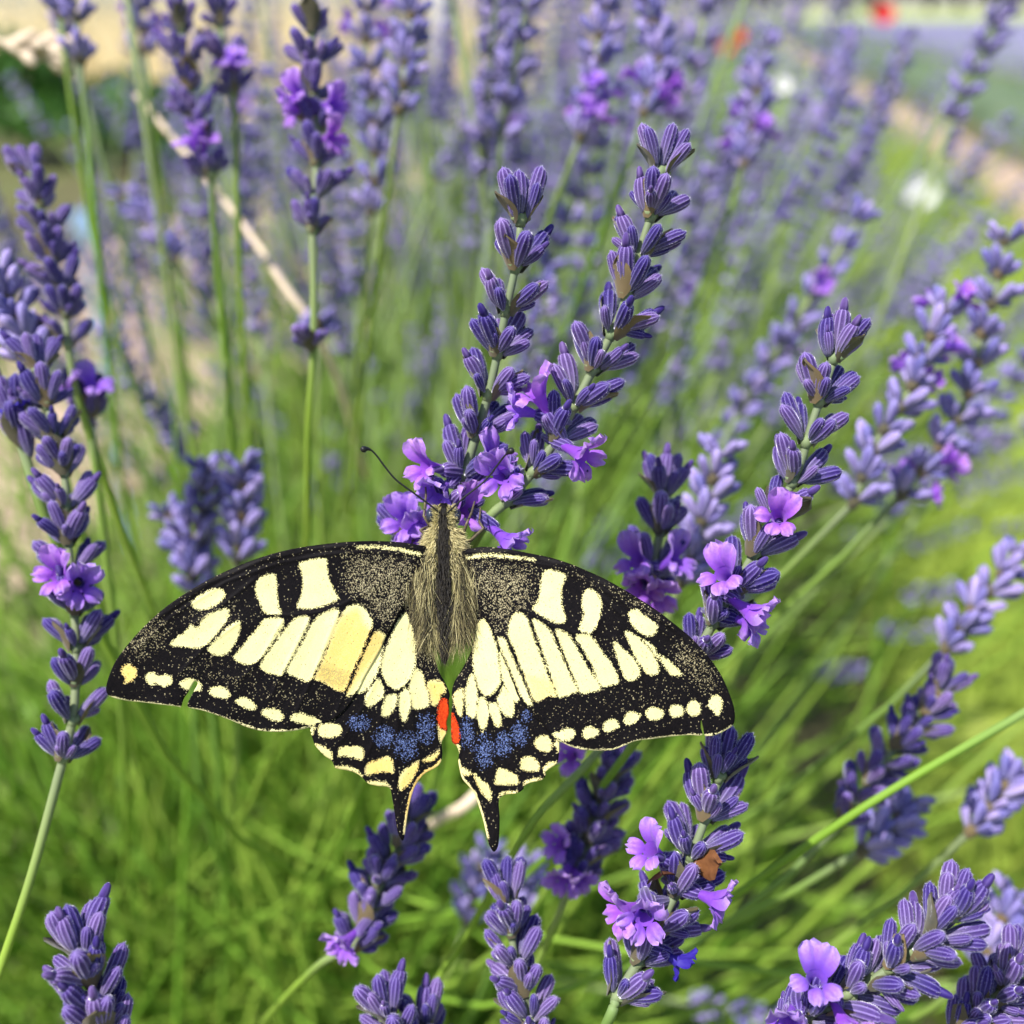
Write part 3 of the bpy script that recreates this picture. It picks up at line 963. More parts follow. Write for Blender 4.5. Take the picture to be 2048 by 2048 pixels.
# ------------------------------------------------------------------ lavender beyond what can be counted
def merge(name, base, Ms, label, cat, extra=None, mats=None, R=None):
    """one mesh from many placed copies of a base (V, T, ridge, t, material index)"""
    V, T, rd, t_, mi, rn = base
    n = len(Ms)
    Ms = np.array([np.array(m) for m in Ms])
    AV = np.einsum('nij,vj->nvi', Ms[:, :3, :3], V) + Ms[:, None, :3, 3]
    AT = T[None] + (np.arange(n) * len(V))[:, None, None]
    r = (nrng.random(n)[:, None] + rn[None]) % 1.0
    A = {'ridge': np.tile(rd, n), 't': np.tile(t_, n), 'rnd': r.ravel()}
    V_, T_, M_ = AV.reshape(-1, 3), AT.reshape(-1, 3), np.tile(mi, n)
    if extra is not None:
        eV, eT, eA, eM = extra
        T_ = np.concatenate([T_, eT + len(V_)]); V_ = np.concatenate([V_, eV]); M_ = np.concatenate([M_, eM])
        for k in A: A[k] = np.concatenate([A[k], eA.get(k, np.zeros(len(eV)))])
    o = link(name, npmesh(name, V_, T_, A, mats, M_))
    return tag(o, label, cat, kind='stuff')


def base_head(seed, n, sp, bv, per, flp):
    mb = head_verts(random.Random(seed), n, sp, bv, per, flp)
    mb.A.setdefault('ridge', [np.zeros(mb.n)])
    return (np.concatenate(mb.V), np.concatenate(mb.T), np.concatenate(mb.A['ridge']), np.concatenate(mb.A['t']), np.concatenate(mb.M), np.concatenate(mb.A['rnd']))


def low_head(seed):
    R = random.Random(seed)
    pts = [(0, 0, 0.0042 * i) for i in range(11)]
    V, T = tube(pts, [0.0012 + 0.0026 * (i % 2) * R.uniform(0.8, 1.2) for i in range(10)] + [0.0006], 5, cap=False)
    n = len(V)
    return V, T, nrng.random(n) * 0.8, np.full(n, 0.8), np.zeros(len(T), int), nrng.random(n) * 0.3


def bush_stuff(name, centres, per, label, cat, tall=(0.40, 0.56), seed=0, lowpoly=False, tiltmax=58):
    R = random.Random(seed)
    b = low_head(seed) if lowpoly else base_head(seed, 6, 0.0066, (QV, QT, QR, QTT), 7, 0.0)
    Ms, SV, ST, SR, SM = [], [], [], [], []
    k = 0
    for c in centres:
        for i in range(per):
            az = R.uniform(0, 6.283)
            tilt = math.radians(tiltmax * math.sqrt(R.random()))
            L_ = R.uniform(*tall) * (1 - 0.12 * tilt)
            f = c + Vector((R.uniform(-.14, .14), R.uniform(-.14, .14), R.uniform(0.05, 0.14)))
            path, d = stem_path(R, f, az, tilt, L_)
            Ms.append(frame(path[-1], d, R.uniform(0, 6.28), R.uniform(0.95, 1.3)))
            pp = path[::2] if not lowpoly else path[::4]
            V, T = tube(pp, 0.0011, 3, cap=False)
            SV.append(V); ST.append(T + k); SR.append(np.full(len(V), R.random())); SM.append(np.full(len(T), 2))
            k += len(V)
    V = np.concatenate(SV)
    ex = (V, np.concatenate(ST), {'rnd': np.concatenate(SR)}, np.concatenate(SM))
    return merge(name, b, Ms, label, cat, ex, [M_FAR, M_COR, M_STEMF])


bush_stuff('lavender_row', [RS(s, R.uniform(-.06, .06)) for s in (0.46, 0.62, 0.85, 1.1, 1.4, 1.8, 2.2)], 260,
           'blurred purple lavender row running on behind the butterfly', 'lavender', seed=3, tall=(0.36, 0.50), tiltmax=64)
bush_stuff('lavender_row', [RS(s, R.uniform(-.06, .06)) for s in np.arange(2.7, 14, 0.5)], 70,
           'far purple end of the lavender row behind the butterfly', 'lavender', seed=4, tall=(0.36, 0.50), lowpoly=True)
bush_stuff('lavender_row', [RS(s, 1.85 + R.uniform(-.05, .05)) for s in np.arange(0.6, 5.0, 0.42)], 120,
           'blue green lavender row across the grass path', 'lavender', seed=5, tall=(0.34, 0.48))
far = []
for k in range(1, 16):
    off = 1.85 + 1.8 * k
    for s in np.arange(4.0 + off * 0.4, 60, 0.9 + 0.05 * k):
        p = RS(s, off + R.uniform(-.1, .1))
        q = proj(p + Vector((0, 0, .45)))
        if q and -100 < q[0] < 2150:
            far.append(p)
for s in np.arange(5, 62, 0.6): far.append(RS(s, 1.85))
bush_stuff('lavender_field', far, 22, 'distant purple lavender field reaching to the meadow edge', 'lavender', seed=6, tall=(0.32, 0.46), lowpoly=True, tiltmax=62)
print('far bushes', len(far))

# green mounds that carry the far rows
N = Nodes('lavender_mound')
nz = N.noise(9, 3)
c = N.mix(nz.outputs['Fac'], (0.06, 0.11, 0.055), (0.15, 0.19, 0.12))
N.base(c); N.set(rough=0.8, spec=0.2)
M_MOUND = N.m


N = Nodes('lavender_canopy')
nz = N.noise(14, 4); n2 = N.noise(2.5, 2)
c = N.mix(nz.outputs['Fac'], (0.12, 0.105, 0.25), (0.30, 0.26, 0.48))
c = N.mix(N.math('MULTIPLY', n2.outputs['Fac'], 0.5), c, (0.18, 0.24, 0.16))
N.base(c); N.set(rough=0.85, spec=0.1)
M_CANOPY = N.m


def mound_rows(name, offs, s0, s1, wd, ht, label, seed, mat=None):
    R = random.Random(seed)
    mb = MB()
    for off in offs:
        ns = int((s1 - s0) / 0.22); nc = 7
        V = []
        for i in range(ns):
            s = s0 + (s1 - s0) * i / (ns - 1)
            bulge = 0.75 + 0.25 * abs(math.sin(s * 3.4))
            for j in range(nc):
                a = math.pi * j / (nc - 1)
                r = R.uniform(0.85, 1.12) * bulge
                V.append(tuple(RS(s, off + math.cos(a) * wd * r, max(-0.01, math.sin(a) * ht * r - 0.01))))
        mb.add(V, grid_tris(ns, nc, False), 0)
    o = link(name, mb.mesh(name, [mat or M_MOUND], smooth=False))
    tag(o, label, 'lavender', kind='stuff')


mound_rows('lavender_foliage', [0.0], 0.9, 60, 0.30, 0.24, 'leafy green base of the lavender row', 1)
mound_rows('lavender_foliage', [1.85], 0.4, 62, 0.36, 0.22, 'leafy base of the lavender row across the path', 2)
mound_rows('lavender_field', [1.85 + 1.8 * k for k in range(1, 18)], 3.5, 62, 0.62, 0.42, 'purple flower canopy of the distant lavender rows', 3, M_CANOPY)


# narrow leaves at the foot of the near bush
def leaf_stuff(name, n, place, ln, wd, label):
    V = np.zeros((n * 6, 3)); RR = np.zeros(n * 6); T = np.zeros((n * 4, 3), int)
    R = random.Random(9)
    for i in range(n):
        p, d = place(R)
        l = R.uniform(*ln); w_ = R.uniform(*wd) * 0.5
        sd = d.cross(Vector((R.uniform(-1, 1), R.uniform(-1, 1), R.uniform(-1, 1)))).normalized()
        nn = d.cross(sd)
        q = [p - sd * w_ * 0.35, p + sd * w_ * 0.35, p + d * l * .5 + sd * w_ + nn * l * .06, p + d * l * .5 - sd * w_ + nn * l * .06, p + d * l * .5 + nn * l * .03, p + d * l - nn * l * .05]
        V[i * 6:i * 6 + 6] = [tuple(x) for x in q]
        RR[i * 6:i * 6 + 6] = R.random()
        k = i * 6
        T[i * 4:i * 4 + 4] = [(k, k + 1, k + 4), (k + 1, k + 2, k + 4), (k, k + 4, k + 3), (k + 2, k + 5, k + 3)]
    T = np.concatenate([T, np.array([(i * 6 + 2, i * 6 + 3, i * 6 + 4) for i in range(n)])])
    o = link(name, npmesh(name, V, T, {'rnd': RR}, [M_LEAF]))
    tag(o, label, 'foliage', kind='stuff')


def leaf_place(R):
    while True:
        a = R.uniform(0, 6.28); e = math.asin(R.uniform(0.0, 1))
        r = R.uniform(0.35, 1.0) ** 0.6
        d = Vector((math.cos(a) * math.cos(e), math.sin(a) * math.cos(e), math.sin(e)))
        c = BUSH + rowdir * R.choice([0, 0, 0, 0.4]) + rowside * (R.choice([0, 0, -0.12]))
        p = c + Vector((d.x * 0.30 * r, d.y * 0.30 * r, 0.02 + d.z * 0.29 * r))
        q = proj(p)
        if q and q[2] < 0.215: continue
        d2 = (d + Vector((R.uniform(-.5, .5), R.uniform(-.5, .5), R.uniform(0.1, 1.0)))).normalized()
        return p, d2


leaf_stuff('lavender_leaves', 8500, leaf_place, (0.016, 0.042), (0.0024, 0.0048), 'narrow green leaves crowding the base of the lavender bush')

# slim green shoots without flowers between the stems
def shoot_stuff(n):
    R = random.Random(21)
    mb = MB()
    k = 0
    while k < n:
        foot = bush_foot(R, 0.15) + rowdir * R.choice([0, 0, 0.25, 0.5])
        path, d = stem_path(R, foot, R.uniform(0, 6.283), math.radians(70 * math.sqrt(R.random())), R.uniform(0.16, 0.36))
        ok = True
        for p in path:
            q = proj(p)
            if q and q[2] < 0.22 and -60 < q[0] < 2110 and -60 < q[1] < 2110: ok = False
            if (p - cam_pos).length < 0.1: ok = False
        if not ok: continue
        V, T = tube(path[::2], [0.0012, 0.0012, 0.0011, 0.0009, 0.0003], 5, cap=False)
        mb.add(V, T, 0, rnd=R.random(), t=0.0)
        k += 1
    o = link('lavender_shoots', mb.mesh('lavender_shoots', [M_STEM]))
    tag(o, 'thin bare green shoots massed between the lavender stems', 'shoots', kind='stuff')


shoot_stuff(900)

# ------------------------------------------------------------------ butterfly
ZL = (200.0, 1000.0, 700 / 1932.0)
ZR = (800.0, 1000.0, 700 / 1932.0)
BD = 0.126                                  # distance of the body's back
BO = P(888, 1130, BD)
BF = Matrix(((1, 0, 0), tuple(upv), tuple(-fwd))).transposed().to_4x4()
BM = Matrix.Translation(BO) @ BF
BMI = BM.inverted()
butterfly = empty('butterfly', None, BM)
tag(butterfly, 'yellow and black swallowtail butterfly with spread tailed wings clinging to lavender', 'butterfly')
PXM = BD / FPX                              # metres per photograph pixel at the body


def loc(px, py, z):
    """butterfly-local point seen at a photograph pixel, z metres above the back plane"""
    return BMI @ P(px, py, BD - z)


def wing_z(px, side, hind):
    dx = abs(px - 888) * PXM
    z = 0.155 * dx - 1.5 * dx * dx + 0.0002
    if hind: z -= 0.0006
    return z


LF = dict(
 outline=[(1770,250),(1650,232),(1500,226),(1350,232),(1200,248),(1050,272),(900,312),(750,368),(600,440),(480,510),(370,585),(270,672),(190,755),(120,840),(75,910),(45,985),(33,1040),(45,1075),(80,1093),(150,1108),(230,1116),(330,1128),(430,1140),(446,1143),(460,1100),(485,1062),(502,1030),(522,1000),(540,1012),(520,1052),(502,1085),(484,1122),(492,1146),(560,1160),(640,1185),(720,1215),(800,1250),(880,1272),(960,1279),(1050,1276),(1120,1265),(1165,1252),(1220,1235),(1290,1212),(1360,1150),(1420,1060),(1460,980),(1500,910),(1545,830),(1575,760),(1620,680),(1680,580),(1740,450),(1800,330),(1800,262)],
 yel=[[(505,575),(520,550),(580,510),(640,488),(680,500),(690,530),(660,565),(610,595),(560,607),(520,595)],
  [(385,795),(420,760),(480,720),(500,690),(540,705),(560,668),(600,632),(660,605),(700,600),(712,625),(690,680),(640,740),(590,790),(550,815),(480,812),(400,805)],
  [(600,815),(640,770),(690,715),(740,680),(775,672),(770,720),(750,780),(720,830),(680,855),(640,855),(605,840)],
  [(860,470),(880,430),(920,412),(965,410),(975,450),(980,520),(985,580),(1000,625),(950,632),(910,620),(885,570),(865,520)],
  [(1095,355),(1130,335),(1200,322),(1250,325),(1255,380),(1262,430),(1290,490),(1315,545),(1280,565),(1220,590),(1150,600),(1090,590),(1105,540),(1120,480),(1115,420),(1110,390)],
  [(740,860),(790,800),(850,730),(900,665),(950,650),(1010,655),(1010,690),(970,760),(920,830),(880,880),(830,908),(770,900),(745,880)],
  [(885,915),(920,850),(980,770),(1040,690),(1080,650),(1140,640),(1155,660),(1140,710),(1100,790),(1060,870),(1020,940),(1000,968),(950,960),(900,940)],
  [(1030,950),(1060,880),(1110,800),(1160,700),(1210,635),(1280,605),(1315,600),(1320,640),(1300,720),(1260,800),(1220,890),(1180,960),(1150,1005),(1110,990),(1060,970)],
  [(1180,985),(1210,930),(1250,830),(1290,720),(1330,640),(1370,590),(1410,575),(1450,590),(1490,640),(1505,690),(1480,750),(1440,850),(1390,950),(1352,1045),(1310,1055),(1270,1030),(1220,1000)],
  [(1360,1080),(1378,1035),(1420,940),(1460,850),(1500,755),(1530,720),(1570,740),(1578,765),(1548,838),(1500,926),(1460,1005),(1420,1052),(1370,1085)],
  [(130,920),(155,908),(195,930),(203,965),(170,1000),(135,1012),(140,980),(118,950)],
  [(252,975),(290,948),(315,970),(350,962),(390,975),(393,1015),(350,1030),(310,1015),(270,1022)],
  [(440,1015),(470,990),(520,990),(560,1020),(560,1050),(520,1055),(470,1045)],
  [(598,1055),(640,1030),(690,1040),(720,1075),(700,1098),(650,1090),(615,1075)],
  [(748,1105),(790,1090),(830,1105),(860,1140),(845,1160),(800,1150),(765,1125)],
  [(895,1165),(940,1150),(990,1165),(1015,1195),(990,1220),(940,1210),(910,1190)],
  [(1050,1205),(1075,1178),(1130,1180),(1190,1205),(1218,1222),(1190,1250),(1140,1240),(1080,1225)]],
 gold=[[(1180,985),(1250,830),(1330,640),(1420,600),(1470,700),(1560,740),(1570,800),(1360,1085)],[(100,900),(210,900),(210,1020),(110,1020)]],
 olive=[[(1190,960),(1225,905),(1300,925),(1390,960),(1350,1040),(1280,1035)]],
 fringe=[(50,1085),(150,1108),(330,1128),(560,1160),(720,1215),(880,1272),(1050,1276),(1165,1252)],
 dust=[([(1350,300),(1700,320),(1770,420),(1720,600),(1580,690),(1500,610),(1400,530),(1345,470)], .36, 60),
  ([(150,830),(260,680),(350,690),(320,780),(230,840)], .42, 90), ([(380,860),(700,900),(1300,1120),(1260,1180),(900,1110),(420,950)], .085, 110),
  ([(330,640),(700,560),(1000,640),(900,660),(500,720)], .10, 80), ([(1480,600),(1580,690),(1700,620),(1600,760)], .3, 50)],
 cost=[[(1765,300),(1650,272),(1520,258),(1420,262)]],
 veins=[[(1760,310),(1600,420),(1430,530),(1330,580),(1200,622),(1050,636),(930,635),(880,590)],[(1010,660),(880,890),(760,1000)],[(1155,655),(1010,950),(930,1110)],[(1322,605),(1170,985),(1080,1180)],[(1505,700),(1355,1050),(1290,1200)],[(1770,300),(1500,285),(1250,300),(1000,345),(700,450),(400,640),(200,830)],[(1770,275),(1500,245),(1200,268),(900,332),(600,462),(300,665)],[(850,440),(690,570),(520,680)],[(775,670),(590,800),(440,960)]])
LH = dict(
 outline=[(1760,400),(1790,560),(1812,700),(1842,850),(1872,950),(1905,1010),(1930,1070),(1926,1110),(1926,1180),(1912,1230),(1918,1270),(1900,1310),(1886,1340),(1890,1400),(1880,1450),(1850,1480),(1800,1505),(1765,1540),(1735,1590),(1715,1650),(1700,1720),(1690,1790),(1682,1850),(1672,1880),(1655,1862),(1640,1820),(1625,1720),(1612,1640),(1600,1592),(1575,1582),(1530,1578),(1480,1565),(1440,1525),(1400,1502),(1350,1490),(1300,1480),(1280,1440),(1240,1412),(1210,1382),(1185,1350),(1168,1300),(1158,1262),(1150,1230),(1250,1000),(1400,750),(1600,480)],
 yel=[[(1550,920),(1560,860),(1600,770),(1640,680),(1680,620),(1700,640),(1730,730),(1745,830),(1735,920),(1700,1000),(1660,1040),(1630,1045),(1590,1020),(1560,970)],
  [(1400,1060),(1440,980),(1500,880),(1560,800),(1552,870),(1540,930),(1525,965),(1490,1025),(1455,1058)],
  [(1465,1085),(1500,1030),(1535,985),(1560,1030),(1570,1070),(1540,1110),(1480,1145)],
  [(1555,1165),(1575,1090),(1600,1075),(1640,1080),(1625,1150),(1590,1190),(1560,1190)],
  [(1650,1120),(1665,1060),(1690,1035),(1715,1080),(1710,1160),(1685,1225),(1660,1200)],
  [(1705,1020),(1725,960),(1745,925),(1780,960),(1800,1030),(1820,1120),(1780,1150),(1730,1155),(1715,1100)],
  [(1810,1010),(1850,995),(1890,1010),(1908,1060),(1880,1080),(1870,1110),(1840,1140),(1825,1090)],
  [(1205,1290),(1210,1245),(1250,1232),(1320,1240),(1335,1270),(1320,1300),(1270,1312),(1220,1305)],
  [(1310,1400),(1325,1368),(1380,1358),(1440,1365),(1455,1400),(1440,1435),(1370,1415),(1320,1415)],
  [(1465,1500),(1475,1460),(1530,1435),(1590,1415),(1612,1440),(1620,1505),(1580,1500),(1530,1505),(1480,1518)],
  [(1648,1570),(1660,1510),(1700,1475),(1760,1440),(1745,1500),(1710,1560),(1660,1605)],
  [(1780,1445),(1800,1420),(1840,1405),(1870,1380),(1860,1420),(1820,1445)],
  [(1160,1255),(1185,1240),(1180,1290),(1168,1300)],
  [(1185,1350),(1220,1355),(1260,1375),(1280,1400),(1276,1445),(1240,1414),(1205,1385)],
  [(1298,1470),(1350,1468),(1400,1480),(1432,1503),(1445,1530),(1390,1502),(1300,1490)],
  [(1478,1555),(1530,1552),(1580,1562),(1606,1592),(1590,1600),(1530,1585),(1478,1572)],
  [(1865,1200),(1880,1262),(1916,1275),(1900,1315),(1884,1345),(1872,1300)]],
 gold=[[(1800,1000),(1900,1000),(1915,1080),(1840,1150)],[(1865,1200),(1920,1265),(1900,1340),(1870,1300)],[(1648,1570),(1700,1475),(1880,1380),(1885,1460),(1740,1600),(1690,1790)],[(1460,1420),(1620,1420),(1620,1520),(1470,1520)]],
 red=[[(1880,1112),(1915,1105),(1932,1180),(1914,1235),(1920,1265),(1880,1255),(1862,1205)]],
 blue=[(1430,1230,64,50),(1570,1310,68,62),(1690,1355,72,85),(1800,1260,58,90)],
 fringe=[(1885,1440),(1850,1476),(1800,1500),(1765,1536),(1735,1586),(1715,1646),(1700,1716),(1690,1786),(1682,1840)],
 dust=[([(1700,560),(1790,600),(1830,800),(1850,930),(1760,900),(1740,760)], .35, 60)], cost=[],
 veins=[[(1600,480),(1560,860),(1535,970),(1630,1050),(1700,1010),(1745,920)],[(1535,975),(1450,1150),(1330,1330)],[(1570,1075),(1540,1260),(1460,1440)],[(1640,1080),(1640,1300),(1630,1580),(1665,1860)],[(1710,1050),(1730,1250),(1770,1440)],[(1810,1010),(1850,1250),(1875,1400)]])
RF = dict(
 outline=[(345,275),(400,266),(450,258),(520,262),(620,275),(720,295),(820,315),(920,345),(1020,385),(1120,430),(1220,485),(1320,545),(1420,610),(1510,680),(1590,745),(1660,815),(1730,900),(1780,980),(1815,1060),(1840,1130),(1850,1190),(1840,1240),(1800,1270),(1760,1290),(1720,1302),(1684,1300),(1674,1258),(1662,1214),(1660,1255),(1668,1298),(1600,1297),(1500,1305),(1400,1318),(1300,1330),(1240,1355),(1180,1378),(1120,1385),(1060,1382),(1000,1378),(940,1360),(890,1335),(868,1326),(830,1290),(780,1245),(720,1170),(680,1120),(650,1080),(620,1000),(590,920),(560,850),(535,770),(490,690),(440,600),(390,450),(340,340)],
 yel=[[(780,430),(800,390),(860,388),(915,415),(900,470),(890,530),(900,600),(915,660),(880,685),(820,660),(770,630),(730,600),(760,560),(775,500)],
  [(1020,500),(1060,495),(1100,530),(1115,580),(1105,640),(1080,700),(1050,735),(990,715),(1000,680),(1015,620),(1005,570)],
  [(1260,620),(1300,605),(1360,640),(1410,680),(1425,705),(1400,745),(1350,750),(1310,720),(1275,680)],
  [(1240,735),(1260,725),(1310,750),(1350,790),(1400,860),(1430,940),(1400,965),(1360,960),(1310,880),(1270,800)],
  [(1340,770),(1372,785),(1410,820),(1422,850),(1480,880),(1530,930),(1550,965),(1500,968),(1460,920),(1430,870),(1390,830)],
  [(1180,785),(1210,800),(1250,840),(1300,890),(1325,950),(1310,985),(1270,998),(1240,980),(1210,910),(1190,840)],
  [(970,745),(1040,742),(1080,780),(1120,840),(1170,910),(1205,980),(1205,1010),(1160,1025),(1110,1025),(1080,960),(1030,860),(990,790)],
  [(860,715),(920,735),(950,770),(1000,860),(1060,960),(1105,1035),(1060,1060),(995,1065),(970,1000),(920,880),(880,780)],
  [(730,660),(780,680),(830,720),(860,790),(900,880),(950,990),(985,1050),(940,1070),(880,1090),(850,1030),(810,900),(770,780)],
  [(600,700),(620,640),(660,620),(700,650),(730,740),(770,850),(810,950),(850,1040),(860,1085),(820,1080),(770,1110),(742,1110),(712,1040),(672,930),(632,830),(602,760)],
  [(540,770),(570,760),(592,790),(620,865),(660,958),(700,1055),(733,1130),(710,1130),(680,1100),(640,1010),(590,900)],
  [(1700,1130),(1720,1090),(1755,1080),(1778,1110),(1775,1150),(1755,1190),(1725,1165)],
  [(1582,1150),(1600,1115),(1630,1105),(1658,1130),(1655,1175),(1625,1192),(1595,1180)],
  [(1482,1165),(1500,1138),(1540,1132),(1565,1160),(1550,1192),(1505,1198)],
  [(1357,1175),(1385,1148),(1430,1150),(1460,1182),(1420,1215),(1375,1208)],
  [(1238,1205),(1265,1170),(1300,1175),(1328,1190),(1310,1218),(1265,1240),(1242,1230)],
  [(1123,1252),(1140,1222),(1180,1213),(1213,1240),(1195,1262),(1150,1280),(1128,1272)],
  [(1005,1290),(1025,1255),(1060,1252),(1098,1280),(1075,1310),(1025,1318)],
  [(842,1295),(880,1280),(930,1260),(968,1280),(960,1310),(930,1330),(880,1322)]],
 gold=[[(690,960),(860,1000),(860,1100),(740,1120)]], olive=[],
 fringe=[(1835,1245),(1800,1270),(1760,1290),(1690,1300),(1600,1297),(1500,1305),(1400,1318),(1300,1330),(1240,1355),(1180,1378),(1060,1382),(940,1360),(870,1328)],
 dust=[([(380,340),(720,370),(725,450),(740,550),(610,650),(560,730),(490,640),(420,480)], .36, 60),
  ([(1540,820),(1620,860),(1720,980),(1720,1030),(1640,980),(1560,880)], .45, 80), ([(760,1190),(1200,1080),(1600,1020),(1580,1080),(1200,1150),(820,1260)], .085, 110),
  ([(1050,760),(1200,760),(1230,900),(1200,940)], .08, 80), ([(930,400),(1200,480),(1500,690),(1440,670),(1150,500)], .22, 40)],
 cost=[[(365,320),(440,306),(520,304),(640,318),(740,330)]],
 veins=[[(380,340),(540,480),(690,610),(830,690),(960,735),(1060,740),(1115,650)],[(960,745),(1110,1030),(1180,1180)],[(850,700),(990,1065),(1040,1230)],[(715,650),(865,1090),(920,1240)],[(590,760),(735,1135),(850,1300)],[(370,330),(600,325),(850,365),(1100,480),(1350,640),(1600,840),(1750,1020)],[(365,290),(600,290),(900,360),(1200,505),(1500,700),(1700,900)],[(1115,540),(1290,690),(1460,850)],[(1180,760),(1330,960),(1420,1120)]])
RH = dict(
 outline=[(360,420),(388,560),(402,700),(396,820),(345,930),(302,1000),(286,1060),(290,1120),(284,1170),(282,1240),(285,1330),(310,1355),(325,1390),(322,1440),(330,1490),(345,1540),(380,1580),(410,1620),(435,1690),(460,1770),(480,1860),(495,1910),(518,1942),(540,1915),(548,1850),(550,1750),(546,1660),(580,1627),(640,1621),(680,1597),(685,1580),(720,1560),(780,1547),(805,1520),(802,1502),(830,1480),(865,1457),(876,1420),(878,1370),(876,1325),(860,1290),(760,1000),(600,700),(500,450)],
 yel=[[(400,860),(410,760),(430,680),(470,660),(500,720),(530,800),(545,900),(555,990),(550,1020),(520,1060),(480,1085),(440,1050),(410,960)],
  [(545,850),(560,850),(600,950),(640,1030),(668,1085),(650,1110),(630,1110),(600,1060),(568,1000),(556,940)],
  [(540,1105),(555,1060),(575,1025),(620,1090),(630,1150),(620,1200),(580,1190),(550,1150)],
  [(485,1130),(520,1118),(545,1150),(560,1200),(555,1245),(530,1250),(505,1200)],
  [(430,1110),(455,1085),(480,1120),(490,1200),(470,1260),(450,1275),(425,1200)],
  [(357,1080),(372,1010),(400,960),(425,1040),(428,1120),(412,1200),(370,1180)],
  [(292,1100),(310,1060),(345,1040),(350,1100),(342,1190),(320,1180)],
  [(745,1330),(770,1305),(810,1305),(835,1340),(830,1380),(790,1388),(755,1370)],
  [(665,1450),(680,1420),(720,1415),(760,1445),(770,1490),(720,1495),(670,1490)],
  [(525,1560),(535,1500),(555,1482),(600,1495),(645,1520),(655,1565),(600,1570),(540,1570)],
  [(408,1505),(440,1535),(490,1580),(505,1620),(498,1660),(460,1625),(425,1570)],
  [(325,1470),(360,1480),(390,1505),(395,1518),(350,1515),(330,1495)],
  [(790,1475),(830,1445),(868,1452),(835,1482),(808,1520)],[(682,1578),(700,1550),(785,1533),(790,1550),(720,1564)],[(546,1650),(560,1616),(645,1608),(645,1624),(580,1632)],
  [(856,1325),(884,1335),(882,1400),(862,1372)],[(280,1300),(300,1340),(328,1350),(326,1395),(305,1360)]],
 gold=[[(290,1040),(350,1040),(345,1190),(300,1190)],[(325,1470),(395,1500),(500,1600),(498,1660),(420,1600)]],
 red=[[(284,1170),(302,1200),(327,1280),(324,1345),(292,1335),(282,1250)]],
 blue=[(370,1285,42,95),(465,1385,58,100),(570,1350,52,75),(660,1290,52,75),(700,1190,30,40)],
 fringe=[(322,1440),(330,1490),(345,1540),(380,1580),(410,1620),(435,1690),(460,1770),(480,1860)],
 dust=[([(380,500),(430,640),(400,700),(398,820),(330,960),(350,700)], .35, 60)], cost=[],
 veins=[[(500,450),(540,860),(556,1000),(480,1090),(410,965),(400,860)],[(560,1010),(650,1160),(760,1300)],[(545,1110),(590,1280),(680,1440)],[(483,1100),(510,1300),(525,1560),(515,1930)],[(428,1090),(410,1300),(400,1500)],[(355,1060),(335,1280),(325,1460)]])

# scale pattern, read from distance fields carried by the wing mesh
N = Nodes('wing_scales')
tc = N.n('ShaderNodeTexCoord').outputs['Object']
vor = N.n('ShaderNodeTexVoronoi'); vor.inputs['Scale'].default_value = 10500; N.l(tc, vor.inputs['Vector'])
sep = N.n('ShaderNodeSeparateColor'); N.l(vor.outputs['Color'], sep.inputs[0])
r1, r2, r3 = sep.outputs[0], sep.outputs[1], sep.outputs[2]
big = N.noise(420, 3, vec=tc)
jit = N.math('ADD', N.math('MULTIPLY_ADD', r1, 0.34, -0.17), N.math('MULTIPLY_ADD', big.outputs['Fac'], 0.24, -0.12))
isy = N.math('GREATER_THAN', N.math('ADD', N.attr('yel').outputs['Fac'], jit), 0.0)
iso = N.attr('gold').outputs['Fac']
isr = N.math('GREATER_THAN', N.math('ADD', N.attr('red').outputs['Fac'], jit), 0.0)
isd = N.math('LESS_THAN', r2, N.attr('dust').outputs['Fac'])
isb = N.math('LESS_THAN', r2, N.attr('blue').outputs['Fac'])
isf = N.math('GREATER_THAN', N.math('ADD', N.attr('fringe').outputs['Fac'], N.math('MULTIPLY', jit, 0.5)), 0.0)
iso2 = N.math('MULTIPLY', N.attr('olive').outputs['Fac'], N.math('GREATER_THAN', r3, 0.35))
blk = N.mix(r3, (0.003, 0.0028, 0.004), (0.010, 0.008, 0.009))
ylw = N.mix(iso, (0.86, 0.79, 0.36), (0.88, 0.60, 0.14))
ylw = N.mix(N.math('MULTIPLY', r3, 0.22), ylw, (0.95, 0.93, 0.72))
streak = N.noise(900, 3, vec=tc)
ylw = N.mix(N.math('MULTIPLY', N.math('POWER', streak.outputs['Fac'], 2.0), 0.5), ylw, (0.72, 0.60, 0.22))
ylw = N.mix(N.math('MULTIPLY', N.math('GREATER_THAN', r2, 0.987), 0.75), ylw, (0.05, 0.04, 0.02))
ylw = N.mix(N.math('MULTIPLY', iso2, 0.55), ylw, (0.26, 0.23, 0.10))
c = N.mix(isd, blk, N.mix(r3, (0.16, 0.13, 0.075), (0.52, 0.46, 0.28)))
c = N.mix(isb, c, N.mix(r3, (0.03, 0.05, 0.17), (0.20, 0.27, 0.55)))
c = N.mix(isy, c, ylw)
c = N.mix(isf, c, N.mix(iso, (0.82, 0.74, 0.40), (0.85, 0.58, 0.18)))
c = N.mix(isr, c, N.mix(r3, (0.62, 0.035, 0.01), (0.75, 0.09, 0.015)))
N.base(c); N.set(rough=0.5, spec=0.07)
N.bump(r1, 0.35, 0.00004)
N.translucent(c, 0.10)
M_WING = N.m


